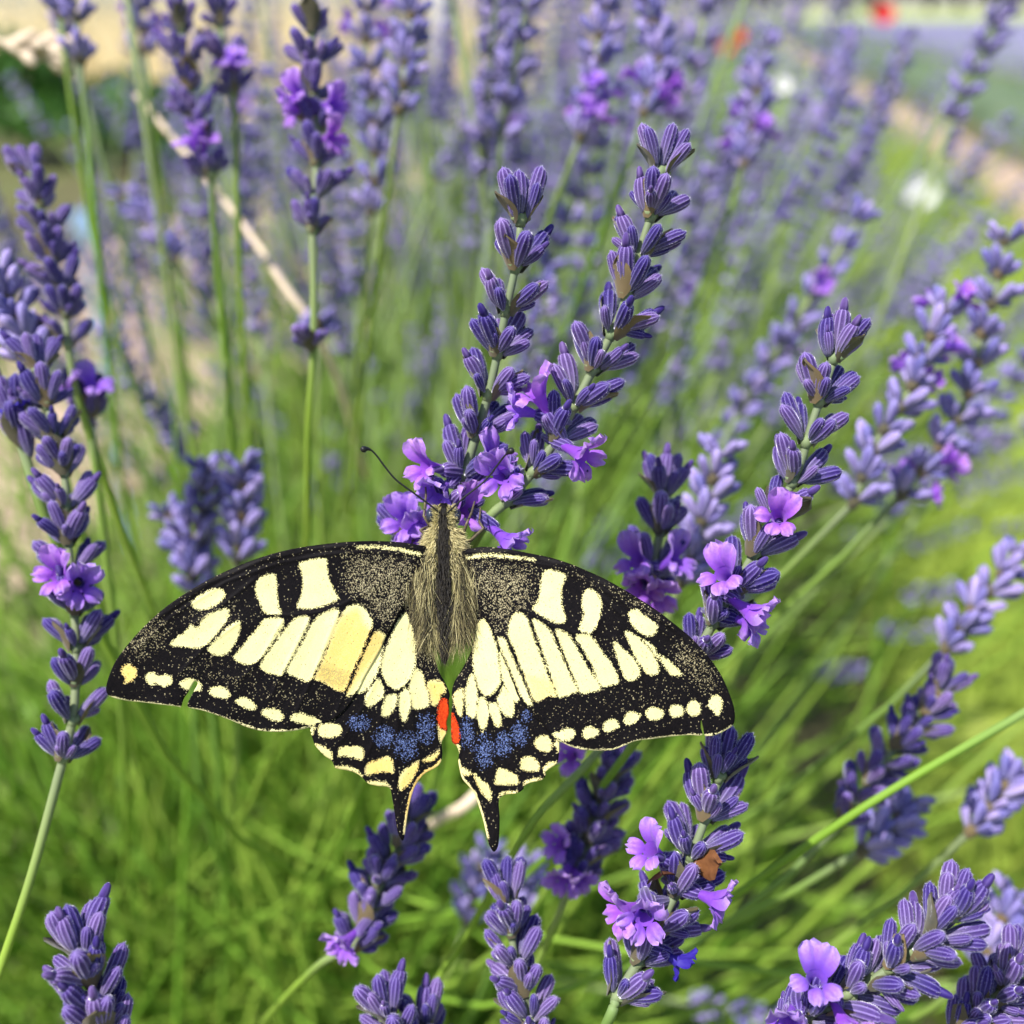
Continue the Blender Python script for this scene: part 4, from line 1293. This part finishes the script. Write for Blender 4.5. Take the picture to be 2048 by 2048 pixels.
def seg_dist(Q, poly, closed=True):
    """unsigned distance from points Q (n,2) to a polyline, and inside flag when closed"""
    A = np.array(poly, float)
    B = np.roll(A, -1, 0) if closed else A[1:]
    if not closed: A = A[:-1]
    best = np.full(len(Q), 1e9); ins = np.zeros(len(Q), bool)
    for a, b in zip(A, B):
        ab = b - a
        t = np.clip(((Q - a) @ ab) / (ab @ ab + 1e-12), 0, 1)
        d = np.hypot(*(Q - a - t[:, None] * ab).T)
        best = np.minimum(best, d)
        if closed:
            c = (a[1] > Q[:, 1]) != (b[1] > Q[:, 1])
            xi = (b[0] - a[0]) * (Q[:, 1] - a[1]) / (b[1] - a[1] + 1e-12) + a[0]
            ins ^= c & (Q[:, 0] < xi)
    return best, ins


def smooth_poly(poly, n=3):
    out = []
    m = len(poly)
    for i in range(m):
        a, b, c, d = (np.array(poly[(i + k) % m], float) for k in (-1, 0, 1, 2))
        for k in range(n):
            f = k / n
            out.append(tuple(0.5 * ((2 * b) + (c - a) * f + (2 * a - 5 * b + 4 * c - d) * f * f + (3 * b - a - 3 * c + d) * f ** 3)))
    return out


def wing(name, W, Z, side, hind):
    ox, oy, k = Z
    mmz = k * PXM * 1000                       # millimetres per zoom unit
    ol = smooth_poly(W['outline'], 3)
    step = 0.20 / mmz
    # resample the outline
    pts = []
    for a, b in zip(ol, ol[1:] + ol[:1]):
        a, b = np.array(a), np.array(b)
        m = max(1, int(np.hypot(*(b - a)) / step))
        for j in range(m): pts.append(a + (b - a) * j / m)
    pts = np.array(pts)
    lo, hi = pts.min(0), pts.max(0)
    gx, gy = np.meshgrid(np.arange(lo[0], hi[0], step), np.arange(lo[1], hi[1], step * 0.87))
    gx = gx + (np.arange(gx.shape[0]) % 2)[:, None] * step * 0.5
    Q = np.stack([gx.ravel(), gy.ravel()], 1)
    d, ins = seg_dist(Q, ol)
    Q = Q[ins & (d > step * 0.6)]
    nb = len(pts)
    allp = np.concatenate([pts, Q])
    vo, eo, fo, *_ = delaunay_2d_cdt([Vector(p) for p in allp], [(i, (i + 1) % nb) for i in range(nb)], [], 1, 1e-6)
    U = np.array([tuple(v) for v in vo])
    T = np.array([tuple(f) for f in fo if len(f) == 3])
    n = len(U)
    A = {}
    yl = np.full(n, -9.0)
    for poly in W['yel']:
        d, ins = seg_dist(U, smooth_poly(poly, 3))
        yl = np.maximum(yl, np.where(ins, d, -d) * mmz)
    for poly in W['cost']:
        d, _ = seg_dist(U, poly, False)
        yl = np.maximum(yl, 0.16 - d * mmz)
    A['yel'] = yl
    rd = np.full(n, -9.0)
    for poly in W.get('red', []):
        d, ins = seg_dist(U, smooth_poly(poly, 3))
        rd = np.maximum(rd, np.where(ins, d, -d) * mmz)
    A['red'] = rd
    fr = np.full(n, -9.0)
    d, _ = seg_dist(U, W['fringe'], False)
    A['fringe'] = (0.22 if hind else 0.13) - d * mmz
    for nm in ('gold', 'olive'):
        g_ = np.zeros(n)
        for poly in W.get(nm, []):
            d, ins = seg_dist(U, poly)
            g_ = np.maximum(g_, np.clip(0.5 + np.where(ins, d, -d) * mmz / 0.8, 0, 1))
        A[nm] = g_
    A['gold'] *= (1.0 if side < 0 else 0.55)
    if hind: A['gold'] = np.maximum(A['gold'], 0.25 * np.clip((U[:, 1] - 1150) / 200, 0, 1))
    du = np.full(n, 0.018)
    for poly, dens, soft in W['dust']:
        d, ins = seg_dist(U, poly)
        du = np.maximum(du, dens * np.clip(0.5 + np.where(ins, d, -d) / (soft * 2), 0, 1) ** 1.3)
    A['dust'] = du
    bl = np.zeros(n)
    for cx, cy, rx, ry in W.get('blue', []):
        q = np.hypot((U[:, 0] - cx) / rx, (U[:, 1] - cy) / ry)
        bl = np.maximum(bl, 0.50 * np.clip(1.12 - q, 0, 1) ** 0.7)
    A['blue'] = bl
    # relief: veins stand up, membrane sags a little between them, edge ripples
    rel = np.zeros(n); vd = np.full(n, 1e9)
    for v in W['veins']:
        d, _ = seg_dist(U, smooth_poly(v, 1) if False else v, False)
        vd = np.minimum(vd, d * mmz)
    rel += 0.00009 * np.exp(-(vd / 0.16) ** 2) - 0.00012 * np.clip(vd / 2.0, 0, 1)
    px = ox + U[:, 0] * k; py = oy + U[:, 1] * k
    ed, _ = seg_dist(U, ol)
    rel += 0.00016 * np.exp(-ed * mmz / 1.2) * np.sin(U[:, 0] * 0.017 + U[:, 1] * 0.013)
    zz = np.array([wing_z(x, side, hind) for x in px]) + rel
    zz += -0.0000045 * np.clip(py - 1250, 0, None) if not hind else -0.0000035 * np.clip(py - 1350, 0, None)
    top = np.array([tuple(loc(x, y, z)) for x, y, z in zip(px, py, zz)])
    bot = top - np.array((0, 0, 0.00014))
    # outward orientation of the upper sheet
    a, b, c_ = top[T[0][0]], top[T[0][1]], top[T[0][2]]
    if np.cross(b - a, c_ - a)[2] < 0: T = T[:, ::-1]
    edges = {}
    for f in T:
        for i in range(3):
            e = (f[i], f[(i + 1) % 3])
            edges[e] = edges.get(e, 0) + 1
    rim = [e for e in edges if (e[1], e[0]) not in edges]
    RT = []
    for a, b in rim: RT += [(a, a + n, b + n), (a, b + n, b)]
    V = np.concatenate([top, bot]); TT = np.concatenate([T, T[:, ::-1] + n, np.array(RT)])
    return link(name, npmesh(name, V, TT, {q: np.concatenate([v, v]) for q, v in A.items()}, [M_WING]), butterfly)


wing('hindwing', LH, ZL, -1, True)
wing('hindwing', RH, ZR, 1, True)
wing('forewing', LF, ZL, -1, False)
wing('forewing', RF, ZR, 1, False)

# body: head, thorax and abdomen in one lofted surface
N = Nodes('butterfly_body')
nz = N.noise(5000, 2)
f = N.attr('stripe').outputs['Fac']
c = N.mix(f, N.mix(nz.outputs['Fac'], (0.34, 0.28, 0.10), (0.60, 0.52, 0.22)), (0.006, 0.005, 0.006))
N.base(c); N.set(rough=0.8, spec=0.1)
M_BODY = N.m
secs = [(1006, 6, 5), (1012, 14, 11), (1022, 21, 16), (1034, 23, 18), (1044, 21, 17), (1051, 20, 16), (1060, 28, 22), (1078, 38, 29), (1100, 44, 33), (1122, 45, 34), (1142, 40, 31),
        (1158, 33, 27), (1180, 31, 26), (1205, 30, 26), (1230, 28, 25), (1255, 25, 23), (1280, 21, 20), (1302, 15, 15), (1318, 8, 9), (1327, 2, 3)]
V, st = [], []
SEG = 28
cx0 = lambda y: 887 + (y - 1010) * 0.006
for y, rx, rz in secs:
    for k in range(SEG):
        a = 2 * math.pi * k / SEG
        p = loc(cx0(y), y, 0)
        rip = 1 + (0.03 * math.sin((y - 1150) / 22 * 6.28) if y > 1155 else 0)
        V.append((p.x + math.cos(a) * rx * PXM * rip, p.y, -rz * PXM * 0.55 + math.sin(a) * rz * PXM * rip))
        st.append(1.0 if (math.sin(a) > 0 and abs(math.cos(a)) * rx < (15 if y > 1055 else 9) + (4 if y > 1150 else 0)) else 0.0)
T = grid_tris(len(secs), SEG, True)
n = len(V)
V += [tuple(sum((Vector(v) for v in V[:SEG]), Vector()) / SEG), tuple(sum((Vector(v) for v in V[n - SEG:]), Vector()) / SEG)]
st += [1, 1]
for k in range(SEG):
    T.append((n, k, (k + 1) % SEG)); T.append((n + 1, n - SEG + (k + 1) % SEG, n - SEG + k))
bme = npmesh('body', V, T, {'stripe': st}, [M_BODY])
if (sum(p.normal.dot(p.center - Vector((p.center.x * 0, p.center.y, -0.001))) for p in bme.polygons)) < 0: bme.flip_normals()
link('body', bme, butterfly)

N = Nodes('eye'); N.base((0.02, 0.025, 0.05)); N.set(rough=0.22, spec=0.6)
vf = N.n('ShaderNodeTexVoronoi'); vf.inputs['Scale'].default_value = 9000; N.l(N.n('ShaderNodeTexCoord').outputs['Object'], vf.inputs['Vector'])
N.bump(vf.outputs['Distance'], 0.4, 0.00003)
M_EYE = N.m
for ex in (862, 912):
    V = []
    c0 = loc(ex, 1031, -0.0006)
    for i in range(9):
        for j in range(14):
            th = math.pi * i / 8; ph = 2 * math.pi * j / 14
            V.append((c0.x + 0.00062 * math.sin(th) * math.cos(ph), c0.y + 0.00088 * math.cos(th), c0.z + 0.0008 * math.sin(th) * math.sin(ph)))
    link('eye', npmesh('eye', V, grid_tris(9, 14, True), mats=[M_EYE]), butterfly)

N = Nodes('antenna'); N.base((0.010, 0.010, 0.011)); N.set(rough=0.45, spec=0.4); M_ANT = N.m
z3 = lambda x, y: (680 + x * 0.20704, 860 + y * 0.20704)
for pts, zs in (([(965, 800), (850, 710), (700, 600), (540, 480), (430, 350), (360, 255), (300, 195), (240, 182), (212, 205)], (0.0004, 0.0028)),
                ([(1040, 800), (1200, 650), (1400, 490), (1520, 340), (1580, 262), (1625, 220), (1675, 190)], (0.0004, 0.0045))):
    m = len(pts)
    q = [loc(*z3(x, y), zs[0] + (zs[1] - zs[0]) * i / (m - 1)) for i, (x, y) in enumerate(pts)]
    cv = catmull(q, 44)
    rad = [0.00010 if i < 32 else 0.00010 + 0.00026 * min(1, (i - 32) / 7) for i in range(44)]
    rad[-1] = 0.00012; rad[-2] = 0.00024
    rad = [r * (1 + 0.10 * (i % 2)) for i, r in enumerate(rad)]
    V, T = tube(cv, rad, 8)
    link('antenna', npmesh('antenna', V, T, mats=[M_ANT]), butterfly)

N = Nodes('leg'); nz = N.noise(1500, 2); N.base(N.mix(nz.outputs['Fac'], (0.012, 0.010, 0.010), (0.20, 0.16, 0.09))); N.set(rough=0.5, spec=0.4); M_LEG = N.m
LEGS = [[(885, 960, -.0012), (810, 830, -.0006), (830, 640, -.0030), (828, 540, -.0042)],
        [(835, 1020, -.0014), (775, 965, -.0008), (855, 930, -.0025), (880, 800, -.0042)],
        [(1215, 1110, -.0014), (1385, 950, -.0004), (1345, 885, -.0014), (1358, 750, -.0034)],
        [(1180, 1040, -.0012), (1225, 900, -.0004), (1270, 800, -.0022), (1300, 690, -.0042)],
        [(900, 1060, -.0020), (930, 880, -.0030), (1000, 760, -.0045)],
        [(1100, 1060, -.0020), (1080, 880, -.0030), (1040, 740, -.0045)]]
for lg in LEGS:
    q = [loc(*z3(x, y), z) for x, y, z in lg]
    dense = []
    for a, b in zip(q, q[1:]): dense += [a, a.lerp(b, 0.5), a.lerp(b, 0.92)]
    dense.append(q[-1])
    V, T = tube(dense, [0.00020 - 0.00012 * i / len(dense) for i in range(len(dense))], 7)
    link('leg', npmesh('leg', V, T, mats=[M_LEG]), butterfly)

# fur: short yellow hairs on head and thorax, long grey buff hairs along the abdomen
N = Nodes('butterfly_fur')
hc = N.attr('hc').outputs['Fac']
N.base(N.ramp(hc, [(0.0, (0.008, 0.006, 0.006)), (0.35, (0.16, 0.13, 0.06)), (0.7, (0.52, 0.45, 0.21)), (1.0, (0.88, 0.78, 0.42))])); N.set(rough=0.6, spec=0.3)
N.translucent(N.ramp(hc, [(0.0, (0.01, 0.008, 0.006)), (0.35, (0.16, 0.13, 0.06)), (0.7, (0.52, 0.45, 0.22)), (1.0, (0.85, 0.75, 0.42))]), 0.25)
M_FUR = N.m
R = random.Random(5)
HV, HT, HC = [], [], []


def hair(p, d, ln, wd, cval, bend):
    d = d.normalized()
    sd = d.cross(Vector((R.uniform(-.4, .4), R.uniform(-.4, .4), 1))).normalized() * wd
    k = len(HV)
    a = p + d * ln * 0.5 + bend * ln * 0.15
    b = p + d * ln + bend * ln * 0.6
    HV.extend([p - sd, p + sd, a + sd * 0.8, a - sd * 0.8, b])
    HT.extend([(k, k + 1, k + 2), (k, k + 2, k + 3), (k + 3, k + 2, k + 4)])
    HC.extend([max(0, cval - 0.25)] * 2 + [cval] * 2 + [min(1, cval + 0.12)])


def body_at(y):
    for a, b in zip(secs, secs[1:]):
        if a[0] <= y <= b[0]:
            f_ = (y - a[0]) / (b[0] - a[0])
            return a[1] + (b[1] - a[1]) * f_, a[2] + (b[2] - a[2]) * f_
    return 10, 10


for i in range(5200):                        # head and thorax
    y = R.uniform(1012, 1150)
    rx, rz = body_at(y)
    a = R.uniform(-0.25, math.pi + 0.25)
    if abs(math.cos(a)) * rx < (13 if y > 1055 else 7): continue
    p = loc(cx0(y), y, 0)
    nv = Vector((math.cos(a), 0, math.sin(a)))
    p = Vector((p.x + math.cos(a) * rx * PXM, p.y, -rz * PXM * 0.55 + math.sin(a) * rz * PXM))
    d = nv * R.uniform(0.5, 1.1) + Vector((0, R.uniform(-1.0, 0.1) if y > 1050 else R.uniform(-.3, 0.9), 0)) + Vector((R.uniform(-.3, .3), 0, R.uniform(-.1, .3)))
    hair(p, d, R.uniform(0.0004, 0.0010) * (0.7 if y < 1055 else 1), 0.000028, R.choice([.8, .95, 1.0, .7, .25]), Vector((R.uniform(-.3, .3), R.uniform(-.4, .2), 0)))
for i in range(2600):                        # long hairs beside the abdomen
    sgn = R.choice((-1, 1))
    y = 1105 + 150 * R.random() ** 1.3
    f_ = (y - 1105) / 150
    x = cx0(y) + sgn * (R.uniform(19, 84 - 34 * f_))
    side_ = abs(x - 888)
    p = loc(x, y, R.uniform(-0.0001, 0.0006) + 0.0003 * (side_ < 40))
    d = Vector((sgn * (0.10 - 0.35 * (side_ - 30) / 60 + R.uniform(-.22, .22)), -1, R.uniform(-0.02, 0.14)))
    if side_ < 36 and R.random() < 0.6: d.x += sgn * 0.35
    ln = R.uniform(0.0024, 0.0062) * (1 - 0.25 * f_)
    cv = R.choice([.2, .35, .5, .7, .85, .05, .1]) * (0.62 if side_ > 30 and y > 1160 else 1.1)
    hair(p, d, ln, 0.000030, min(1, cv), Vector((-sgn * R.uniform(-0.15, 0.45), R.uniform(-.2, .1), R.uniform(-.15, 0))))
for i in range(1500):                        # short black hairs along the back stripe
    y = R.uniform(1015, 1318)
    rx, rz = body_at(y)
    a = math.pi / 2 + R.uniform(-0.5, 0.5)
    p = loc(cx0(y), y, 0)
    p = Vector((p.x + math.cos(a) * rx * PXM, p.y, -rz * PXM * 0.55 + math.sin(a) * rz * PXM))
    hair(p, Vector((R.uniform(-.4, .4), -1, R.uniform(0.2, 0.7))), R.uniform(0.0004, 0.0011), 0.000028, 0.0, Vector((0, -.2, 0)))
for i in range(420):                         # hairs closing over the end of the abdomen
    sgn = R.choice((-1, 1))
    y = R.uniform(1190, 1270)
    p = loc(cx0(y) + sgn * R.uniform(14, 34), y, R.uniform(0.0, 0.0006))
    hair(p, Vector((-sgn * R.uniform(-0.05, 0.4), -1, R.uniform(0, 0.15))), R.uniform(0.0022, 0.0045), 0.000028, R.choice([.05, .2, .4, .6, .75]), Vector((-sgn * R.uniform(-.1, .3), 0, -0.1)))
fo_ = link('fur', npmesh('fur', [tuple(v) for v in HV], HT, {'hc': HC}, [M_FUR]), butterfly)
fo_['kind'] = 'stuff'

# ------------------------------------------------------------------ small things in the background
def dry_stalk(label, pts, r0, r1, ear=False):
    q = [PO(*p) for p in pts]
    foot = q[-1]
    root = empty('dry_grass_stalk', foot)
    tag(root, label, 'grass stalk')
    cv = catmull([p - foot for p in q], 30)
    V, T = tube(cv, [r0 + (r1 - r0) * i / 29 for i in range(30)], 7)
    link('stalk', npmesh('stalk', V, T, mats=[M_STALK]), root)
    if ear:
        mb = MB()
        for i in range(26):
            p = cv[int(i / 26 * 12)]
            t = (cv[0] - cv[6]).normalized()
            d = (t + Vector((R.uniform(-.6, .6), R.uniform(-.6, .6), R.uniform(-.6, .6)))).normalized()
            mb.add(xf(LV, frame(p, d, 0, R.uniform(1.0, 1.5) * 1.1)), LT, 0)
        link('ear', mb.mesh('ear', [M_STALK]), root)
    return root


dry_stalk('pale dry grass ear arching in front of a dark green shrub', [(-20, 85), (40, 80), (85, 105), (60, 130), (90, 180), (130, 320), (200, 700)][:2] + [(85, 100), (125, 160), (170, 330), (230, 700)] if False else [(95, 92), (40, 82), (-30, 84), (-90, 130), (-120, 330)] and [(x, y, .26) for x, y in ((92, 96), (40, 82), (-30, 84), (-90, 140), (-130, 420))], 0.0006, 0.0009, True)
dry_stalk('straight pale pinkish dry stalk lying slantwise across green stems', [(x, y, d) for x, y, d in ((258, 180, .27), (330, 265, .265), (400, 350, .26), (470, 440, .255), (530, 530, .25), (590, 615, .25), (640, 720, .26), (690, 900, .29))], 0.0007, 0.0009)
dry_stalk('short tan dead twig beneath the butterfly between the two tails', [(x, y, d) for x, y, d in ((905, 1495, .22), (870, 1525, .22), (830, 1545, .225), (790, 1575, .23))], 0.0014, 0.0009)


def petal_flower(name, label, cat, top, R_, petals, cmat, smat, cupz, foot_z=0.0, centre=None, tilt=60):
    root = empty(name, Vector((top.x + 0.02, top.y, foot_z)))
    tag(root, label, cat)
    o = root.location
    cv = bez(Vector((0, 0, 0)), Vector((0, 0, 0.4 * (top.z - foot_z))), top - o - Vector((0, 0, 0.3 * (top.z - foot_z))), top - o, 12)
    V, T = tube(cv, 0.0012, 6)
    link('stem', npmesh('stem', V, T, mats=[smat]), root)
    HM = Matrix.Translation(top - o) @ Matrix.Rotation(math.radians(tilt), 4, 'X')
    for k in range(petals):
        a = 2 * math.pi * k / petals
        V = []
        for i in range(6):
            u = i / 5
            for j in range(7):
                v = j / 6 * 2 - 1
                an = a + v * math.pi / petals * 1.75 * math.sin(math.pi * (0.2 + 0.6 * u))
                rr = R_ * u * (1 - 0.12 * v * v)
                V.append((rr * math.cos(an), rr * math.sin(an), R_ * cupz * u ** 1.4 + 0.06 * R_ * math.sin(4 * v + k) * u))
        link('petal', npmesh('petal', V, grid_tris(6, 7, False), mats=[cmat]), root, M=HM)
    V, T = tube([(0, 0, 0), (0, 0, R_ * 0.12), (0, 0, R_ * 0.3)], [R_ * 0.1, R_ * 0.18, R_ * 0.08], 10)
    link('flower_centre', npmesh('flower_centre', V, T, mats=[centre or M_BRACT]), root, M=HM)
    return root


def plain(name, c, tr=0.35):
    N = Nodes(name)
    nz = N.noise(60, 2)
    cc = N.mix(nz.outputs['Fac'], tuple(x * 0.85 for x in c), c)
    N.base(cc); N.set(rough=0.6, spec=0.2); N.translucent(cc, tr)
    return N.m


M_RED = plain('poppy_petal', (0.85, 0.03, 0.04)); M_WHITE = plain('white_petal', (0.92, 0.92, 0.90), 0.15); M_ORANGE = plain('orange_petal', (0.80, 0.17, 0.04))
petal_flower('poppy', 'red poppy standing above the far lavender rows before the trees', 'poppy', P(1760, 34, 3.6), 0.040, 4, M_RED, M_STEM, 0.75)
petal_flower('white_flower', 'round white bloom standing in the grass path', 'flower', P(1842, 384, 1.55), 0.023, 7, M_WHITE, M_STEM, 0.08, centre=M_WHITE)
petal_flower('white_flower', 'tiny white bloom among the blurred lavender beside the earth strip', 'flower', P(1565, 172, 0.62), 0.0048, 6, M_WHITE, M_STEM, 0.4)
petal_flower('orange_flower', 'small orange bloom above the lavender, lower of two', 'flower', P(1450, 98, 0.70), 0.0055, 5, M_ORANGE, M_STEM, 0.5)
petal_flower('orange_flower', 'small orange bloom above the lavender, higher of two', 'flower', P(1476, 74, 0.75), 0.0055, 5, M_ORANGE, M_STEM, 0.5)

# pale fence post
N = Nodes('weathered_post'); nz = N.noise(12, 4); N.base(N.mix(nz.outputs['Fac'], (0.46, 0.49, 0.52), (0.70, 0.72, 0.74))); N.set(rough=0.8); M_POST = N.m
pp = P(885, 60, 3.2); pp.z = 0
root = empty('fence_post', pp); tag(root, 'pale weathered post at the edge of the dry field', 'post')
V, T = tube([(0, 0, -0.05), (0, 0, 0.3), (0.004, 0, 0.7), (0.006, 0, 1.02), (0.006, 0, 1.08)], [0.026, 0.026, 0.025, 0.025, 0.012], 10)
link('shaft', npmesh('shaft', V, T, mats=[M_POST], smooth=False), root)
V, T = tube([(-0.03, 0.0, 0.82), (0.0, -0.03, 0.82), (0.034, 0.0, 0.82), (0.0, 0.032, 0.82), (-0.03, 0, 0.82)], 0.002, 5)
link('wire_tie', npmesh('wire_tie', V, T, mats=[M_POST]), root)

# small blue plant tag
N = Nodes('blue_plastic'); nz = N.noise(80, 2); N.base(N.mix(nz.outputs['Fac'], (0.28, 0.45, 0.72), (0.38, 0.55, 0.80))); N.set(rough=0.45); M_TAG = N.m
tp = P(163, 445, 1.1)
root = empty('plant_tag', Vector((tp.x, tp.y, 0))); tag(root, 'light blue plastic plant tag stuck in the soil by the lavender', 'plant tag')
def box(x0, x1, y0, y1, z0, z1):
    V = [(x, y, z) for z in (z0, z1) for y in (y0, y1) for x in (x0, x1)]
    F = [(0, 2, 3, 1), (4, 5, 7, 6), (0, 1, 5, 4), (2, 6, 7, 3), (0, 4, 6, 2), (1, 3, 7, 5)]
    return V, tris_of(F)
V, T = box(-.004, .004, -.0008, .0008, -.03, tp.z - .008); link('stake', npmesh('stake', V, T, mats=[M_TAG], smooth=False), root)
V, T = box(-.009, .009, -.0012, .0012, tp.z - .010, tp.z + .012); link('plate', npmesh('plate', V, T, mats=[M_TAG], smooth=False), root)

# leafy shrubs and trees
N = Nodes('shrub_leaf')
c = N.mix(N.rnd(), (0.030, 0.10, 0.018), (0.10, 0.24, 0.035)); N.base(c); N.set(rough=0.5, spec=0.35); N.translucent(c, 0.25); M_SHRUB = N.m
N = Nodes('tree_leaf')
c = N.mix(N.rnd(), (0.030, 0.075, 0.050), (0.075, 0.15, 0.085)); N.base(c); N.set(rough=0.55, spec=0.3); N.translucent(c, 0.2); M_TREE = N.m
N = Nodes('bark'); nz = N.noise(6, 4); N.base(N.mix(nz.outputs['Fac'], (0.05, 0.04, 0.03), (0.16, 0.13, 0.10))); N.set(rough=0.9); M_BARK = N.m


def crown_mesh(seed, rx, rz, zc, n, clumps, leaf, mat):
    R = random.Random(seed)
    cl = []
    for i in range(clumps):
        a = R.uniform(0, 6.28); e = math.asin(R.uniform(-.7, 1)); r = R.uniform(0.35, 0.85)
        cl.append((Vector((rx * r * math.cos(a) * math.cos(e), rx * r * math.sin(a) * math.cos(e), zc + rz * r * math.sin(e))), R.uniform(0.25, 0.48), R.random()))
    V = np.zeros((n * 4, 3)); T = np.zeros((n * 2, 3), int); rn = np.zeros(n * 4)
    for i in range(n):
        c, s, q = R.choice(cl)
        d = Vector((R.gauss(0, 1), R.gauss(0, 1), R.gauss(0, 1))).normalized() * (R.random() ** 0.4)
        p = c + Vector((d.x * rx * s, d.y * rx * s, d.z * rz * s))
        u = Vector((R.gauss(0, 1), R.gauss(0, 1), R.gauss(0, 1))).normalized() * leaf * R.uniform(0.6, 1.2)
        v = u.cross(Vector((R.gauss(0, 1), R.gauss(0, 1), R.gauss(0, 1)))).normalized() * leaf * 0.5
        V[i * 4:i * 4 + 4] = [tuple(p - u), tuple(p + v), tuple(p + u), tuple(p - v)]
        T[i * 2:i * 2 + 2] = [(i * 4, i * 4 + 1, i * 4 + 2), (i * 4, i * 4 + 2, i * 4 + 3)]
        rn[i * 4:i * 4 + 4] = (q + R.uniform(-.15, .15)) % 1
    return npmesh('crown', V, T, {'rnd': rn}, [mat])


def trunk_mesh(seed, h, r):
    R = random.Random(seed)
    mb = MB()
    V, T = tube([(0, 0, -0.1), (0.02 * h, 0, 0.3 * h), (0, 0.02 * h, 0.6 * h), (0.02 * h, 0, h)], [r * 1.2, r, r * 0.7, r * 0.2], 8)
    mb.add(V, T)
    for i in range(6):
        a = R.uniform(0, 6.28); z = h * R.uniform(0.35, 0.75)
        V, T = tube([(0, 0, z), (math.cos(a) * h * .14, math.sin(a) * h * .14, z + h * .12), (math.cos(a) * h * .24, math.sin(a) * h * .24, z + h * .26)], [r * .5, r * .3, r * .08], 6)
        mb.add(V, T)
    return mb.mesh('trunk', [M_BARK])


for i, (px, py, d, rx, hz, lab) in enumerate([(40, 200, 4.6, 0.42, 0.50, 'dark green leafy shrub beside the dry field, the fullest one'), (300, 250, 4.3, 0.34, 0.36, 'low dark green shrub beside the pale soil, behind lavender stems'), (760, 190, 5.2, 0.30, 0.36, 'small olive green shrub next to the pale post')]):
    p = P(px, py, d); p.z = 0
    root = empty('shrub', p); tag(root, lab, 'shrub')
    link('crown', crown_mesh(60 + i, rx, hz * 0.5, hz * 0.52, 1500, 14, 0.045, M_SHRUB), root)
    link('trunk', trunk_mesh(60 + i, hz * 0.8, 0.02), root)
TC = [crown_mesh(80 + i, 4.8, 4.6, 4.4, 3600, 30, 0.45, M_TREE) for i in range(3)]
TT_ = [trunk_mesh(90 + i, 8.5, 0.28) for i in range(3)]
for i in range(20):
    x = -2 + i * 4.4 + R.uniform(-1.5, 1.5)
    p = Vector((x + 8, 116 + (i % 2) * 9 + R.uniform(-3, 3), 1.0))
    root = empty('tree', p); root.rotation_euler.z = R.uniform(0, 6.28)
    tag(root, 'dark leafy tree in the distant line beyond the lavender field', 'tree', 'trees in the distant tree line')
    s = R.uniform(0.85, 1.3); root.scale = (s * 1.1, s * 1.1, s)
    link('trunk', TT_[i % 3], root); link('crown', TC[i % 3], root)
